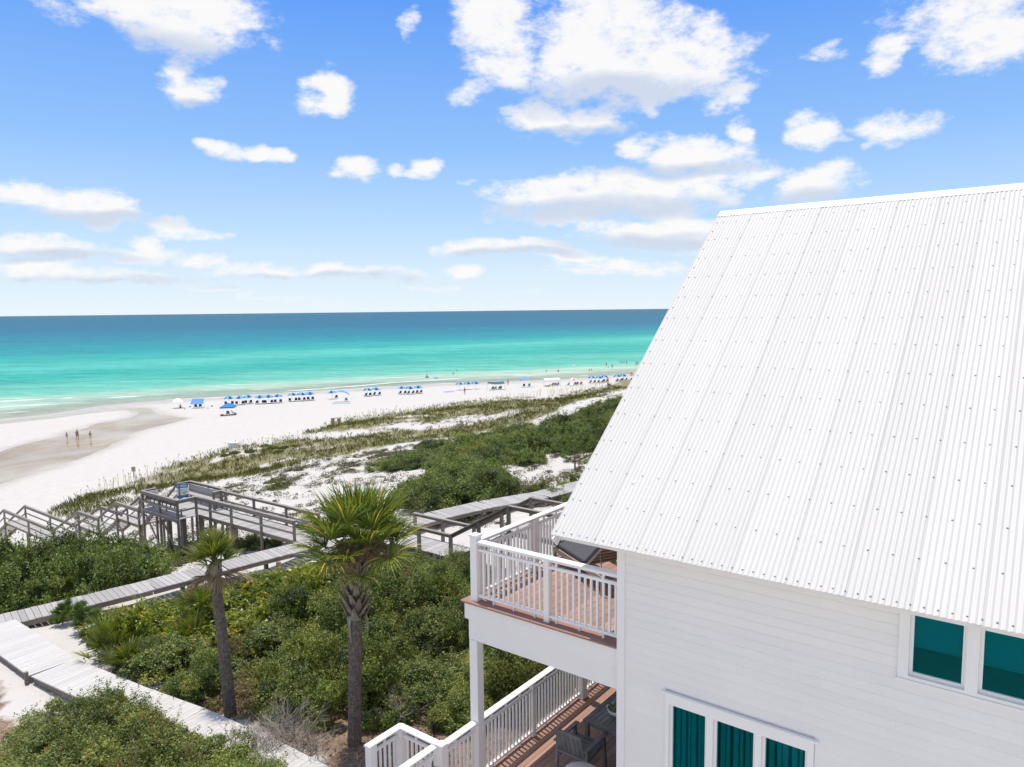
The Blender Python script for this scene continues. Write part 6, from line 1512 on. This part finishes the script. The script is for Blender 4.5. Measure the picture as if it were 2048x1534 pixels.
# ------------------------------------------------------------------ people
def skin_mesh(name, J, E, RAD, mat_, sub=1):
    me = bpy.data.meshes.new(name); me.from_pydata(J, E, []); o = bpy.data.objects.new(name, me); COL.objects.link(o)
    sk = o.modifiers.new('skin', 'SKIN'); sk.use_smooth_shade = True; o.modifiers.new('sub', 'SUBSURF').levels = sub
    for i, r_ in enumerate(RAD): me.skin_vertices[0].data[i].radius = r_ if hasattr(r_, '__len__') else (r_, r_); 
    for v in me.skin_vertices[0].data: v.use_root = False
    me.skin_vertices[0].data[0].use_root = True
    dg = bpy.context.evaluated_depsgraph_get(); out = bpy.data.meshes.new_from_object(o.evaluated_get(dg)); out.name = name
    bpy.data.objects.remove(o); bpy.data.meshes.remove(me); out.materials.clear(); out.materials.append(mat_)
    out.polygons.foreach_set('use_smooth', np.ones(len(out.polygons), bool)); return out
M['skin'] = pmat('skin', (.50, .29, .195), (.45, .255, .17), 8., rough=.55, orand=.12); M['hair'] = pmat('hair', (.04, .025, .016), rough=.7)
M['skin_tan'] = pmat('skin_tan', (.32, .165, .105), rough=.55)
for nm, c in (('suit_blue', (.03, .08, .38)), ('suit_red', (.42, .02, .03)), ('suit_black', (.012, .012, .015)), ('suit_teal', (.02, .22, .24)), ('suit_grey', (.16, .16, .17))): M[nm] = pmat(nm, c, rough=.7)
def pose_joints(pose):
    # joints: 0 pelvis,1 belly,2 chest,3 neck,4 head low,5 head top, arms L 6-9, R 10-13, legs L 14-17, R 18-21
    J = {0:(0,0,.93),1:(0,0,1.08),2:(0,0,1.30),3:(0,0,1.46),4:(0,.02,1.56),5:(0,.02,1.70)}
    arms = {'stand':((.19,0,1.40),(.25,-.02,1.12),(.26,.06,.88),(.25,.09,.79)), 'walk':((.19,0,1.40),(.24,-.10,1.14),(.25,-.03,.90),(.25,.0,.81)), 'sit':((.19,-.02,1.40),(.24,.06,1.14),(.20,.25,1.02),(.17,.32,1.0)), 'wade':((.19,0,1.40),(.34,.02,1.20),(.42,.15,1.08),(.44,.22,1.06))}[pose]
    legs = {'stand':((.09,0,.88),(.10,.01,.49),(.10,-.01,.08),(.11,.14,.03)), 'walk':((.09,0,.88),(.10,.17,.51),(.10,.10,.09),(.10,.23,.04)), 'sit':((.09,.02,.90),(.12,.44,.98),(.12,.52,.56),(.12,.66,.52)), 'wade':((.09,0,.88),(.10,.05,.49),(.10,-.03,.08),(.11,.12,.03))}[pose]
    for k_, p_ in enumerate(arms): J[6+k_] = p_; J[10+k_] = (-p_[0], p_[1] if pose != 'walk' else -p_[1], p_[2])
    for k_, p_ in enumerate(legs): J[14+k_] = p_; J[18+k_] = (-p_[0], p_[1], p_[2])
    if pose == 'walk': J[18], J[19], J[20], J[21] = (-.09,0,.88), (-.10,-.03,.48), (-.10,-.26,.13), (-.10,-.15,.04)
    if pose in ('stand', 'wade'): J[19] = (-.11, .04, .49)
    return [J[i] for i in range(22)]
EDG = [(0,1),(1,2),(2,3),(3,4),(4,5),(2,6),(6,7),(7,8),(8,9),(2,10),(10,11),(11,12),(12,13),(0,14),(14,15),(15,16),(16,17),(0,18),(18,19),(19,20),(20,21)]
RAD_ = [(.14,.10),(.13,.095),(.15,.105),.055,.085,.075]+[.055,.042,.034,.04]*2+[.085,.06,.042,.038]*2
BODY = {(p_, m_): skin_mesh('body', pose_joints(p_), EDG, RAD_, M[m_]) for p_ in ('stand', 'walk', 'sit', 'wade') for m_ in ('skin', 'skin_tan')}
def suit_mesh(pose, m_, full):
    J = pose_joints(pose); idx_ = [0, 1, 14, 18]; a_ = [J[0], J[1]]
    l_ = [tuple(Vector(J[14]).lerp(Vector(J[15]), f_)) for f_ in (.0, .62)]; r_ = [tuple(Vector(J[18]).lerp(Vector(J[19]), f_)) for f_ in (.0, .62)]
    if full: return skin_mesh('swimsuit', [J[0], J[1], tuple(Vector(J[2])-Vector((0, 0, .03))), tuple(Vector(J[14])-Vector((0, 0, .03))), tuple(Vector(J[18])-Vector((0, 0, .03)))], [(0,1),(1,2),(0,3),(0,4)], [(.152,.112),(.138,.104),(.158,.114),.088,.088], M[m_])
    return skin_mesh('shorts', a_[:1]+[tuple(Vector(J[0]).lerp(Vector(J[1]), .5))]+l_+r_, [(0,1),(0,2),(2,3),(0,4),(4,5)], [(.155,.115),(.145,.105),.10,.085,.10,.085], M[m_])
_SU = {}
HAIR = MB().lathe([(.0, .10), (.06, .085), (.095, .02), (.09, -.05), (.06, -.07)], 10).mesh('hair', M['hair'], True)
def person(p, label, pose='stand', suit='suit_blue', full=False, tan=False, h=1.0, rz=0., sink=0., group='bathers'):
    o = thing('person', label, 'person', (p[0], p[1], p[2]-sink), rz, group)
    put('body', BODY[(pose, 'skin_tan' if tan else 'skin')], o, sc=(h, h, h))
    if (pose, suit, full) not in _SU: _SU[(pose, suit, full)] = suit_mesh(pose, suit, full)
    put('swimsuit' if full else 'shorts', _SU[(pose, suit, full)], o, sc=(h, h, h)); put('hair', HAIR, o, (0, .005*h, 1.66*h), sc=(h, h*1.05, h)); return o
def wat(px, py): return at(px, py, 0.0)
g_ = 'walkers in the lagoon'
person(hit(155, 879.5), 'bare-chested man in blue shorts walking through the lagoon', 'walk', 'suit_blue', tan=True, rz=R(12), group=g_, sink=.03)
person(hit(134, 879), 'left child in dark clothes walking in the lagoon', 'walk', 'suit_grey', True, h=.74, rz=R(5), group=g_, sink=.03)
person(hit(181, 878), 'right child in dark teal walking in the lagoon', 'walk', 'suit_black', True, h=.80, rz=R(20), group=g_, sink=.03)
person(hit(929.5, 789), 'woman in red swimsuit standing on the sand before the chairless umbrellas', 'stand', 'suit_red', True, tan=True, rz=R(10))
person(hit(1016, 770.5), 'person standing at the water edge beside the teal tarp', 'stand', 'suit_teal', rz=R(10))
person(hit(1215.7, 768), 'person walking near the beach cart', 'walk', 'suit_red', rz=R(-20))
p = hit(1001, 780); person(on(p, .15, -.15), 'person seated in a dark chair under the teal tarp', 'sit', 'suit_black', True, tan=True, rz=SEAROT, sink=.52)
p = hit(361, 816.5); person(p, 'person sitting on the sand under the white and orange umbrella', 'sit', 'suit_black', True, tan=True, rz=SEAROT, sink=.78)
WATER = [(853.6,744.5,'head of a swimmer beyond the one on a float','wade',1.35),(906.5,748.5,'left bather of the pair in front of the halfway umbrellas','wade',.85),(913.7,743,'right bather of the pair, farther out','wade',.85),(1092.5,743.5,'bather with arms out left of the second arch','wade',.9),(1116.5,743.5,'bather waist deep beyond the white sail','stand',.75),(1119.5,730.5,'distant head above water past the white sail','wade',1.35),(1179,741,'left bather crouching beyond the right umbrella trio','wade',1.1),(1183,740.5,'right bather crouching beyond the right umbrella trio','wade',1.1),(1212.5,731,'tall bather standing thigh deep, left of the far group','stand',.55),(1216.5,735.5,'low bather between the two standing ones','wade',1.25),(1224.2,736,'bather wading in shallow water nearest the far group','walk',.25),(1240,726,'first bather of the distant row of four','wade',.9),(1244.3,725.5,'second bather of the distant row of four','wade',.9),(1248.6,725.5,'third bather of the distant row of four','wade',.9),(1253.2,726.5,'last bather of the distant row of four','stand',.7),(1272.4,730.5,'tallest bather of the couple by the roof','stand',.3),(1275.2,728,'second bather of the couple by the roof','stand',.6),(1283,718,'far swimmer left of the roof edge','wade',1.1),(1290.5,718,'farthest swimmer at the roof edge','wade',1.1)]
for i, (px, py, lb, ps, sk) in enumerate(WATER):
    person(wat(px, py), lb, ps, ('suit_black', 'suit_blue', 'suit_red', 'suit_teal')[i % 4], i % 3 == 0, i % 2 == 0, 1.0, R(random.uniform(-90, 90)), sk)
# floats on the water
def ring_float(px, py, label, m_):
    o = thing('swim_float', label, 'float', wat(px, py), 0, 'floats on the water'); mb_ = MB(); n = 16; r0, r1 = .48, .17
    vs_ = [((r0+r1*math.cos(v))*math.cos(u_), (r0+r1*math.cos(v))*math.sin(u_), .08+r1*math.sin(v)) for u_ in [2*math.pi*i/n for i in range(n)] for v in [2*math.pi*j/8 for j in range(8)]]
    mb_.add(vs_, [(i*8+j, ((i+1) % n)*8+j, ((i+1) % n)*8+(j+1) % 8, i*8+(j+1) % 8) for i in range(n) for j in range(8)]); mb_.build('ring', M[m_], o, True)
    for an in (0, 2.1, 4.2): put('grip', MB().tube([(r0+r1, -.08, .1), (r0+r1+.05, 0, .13), (r0+r1, .08, .1)], .015, 5).mesh('grip', M['white_cloth']), o, rot=(0, 0, an))
    return o
ring_float(854, 755, 'dark swim ring with a bather left of the halfway umbrellas', 'navy'); person(wat(854, 755), 'bather sitting in the dark swim ring', 'sit', 'suit_black', True, rz=R(40), sink=.72)
ring_float(872, 756.3, 'small pale swim ring right of the dark one', 'sky_cloth'); ring_float(1148, 731.5, 'white swim ring far out beyond the pink umbrella', 'white_cloth')
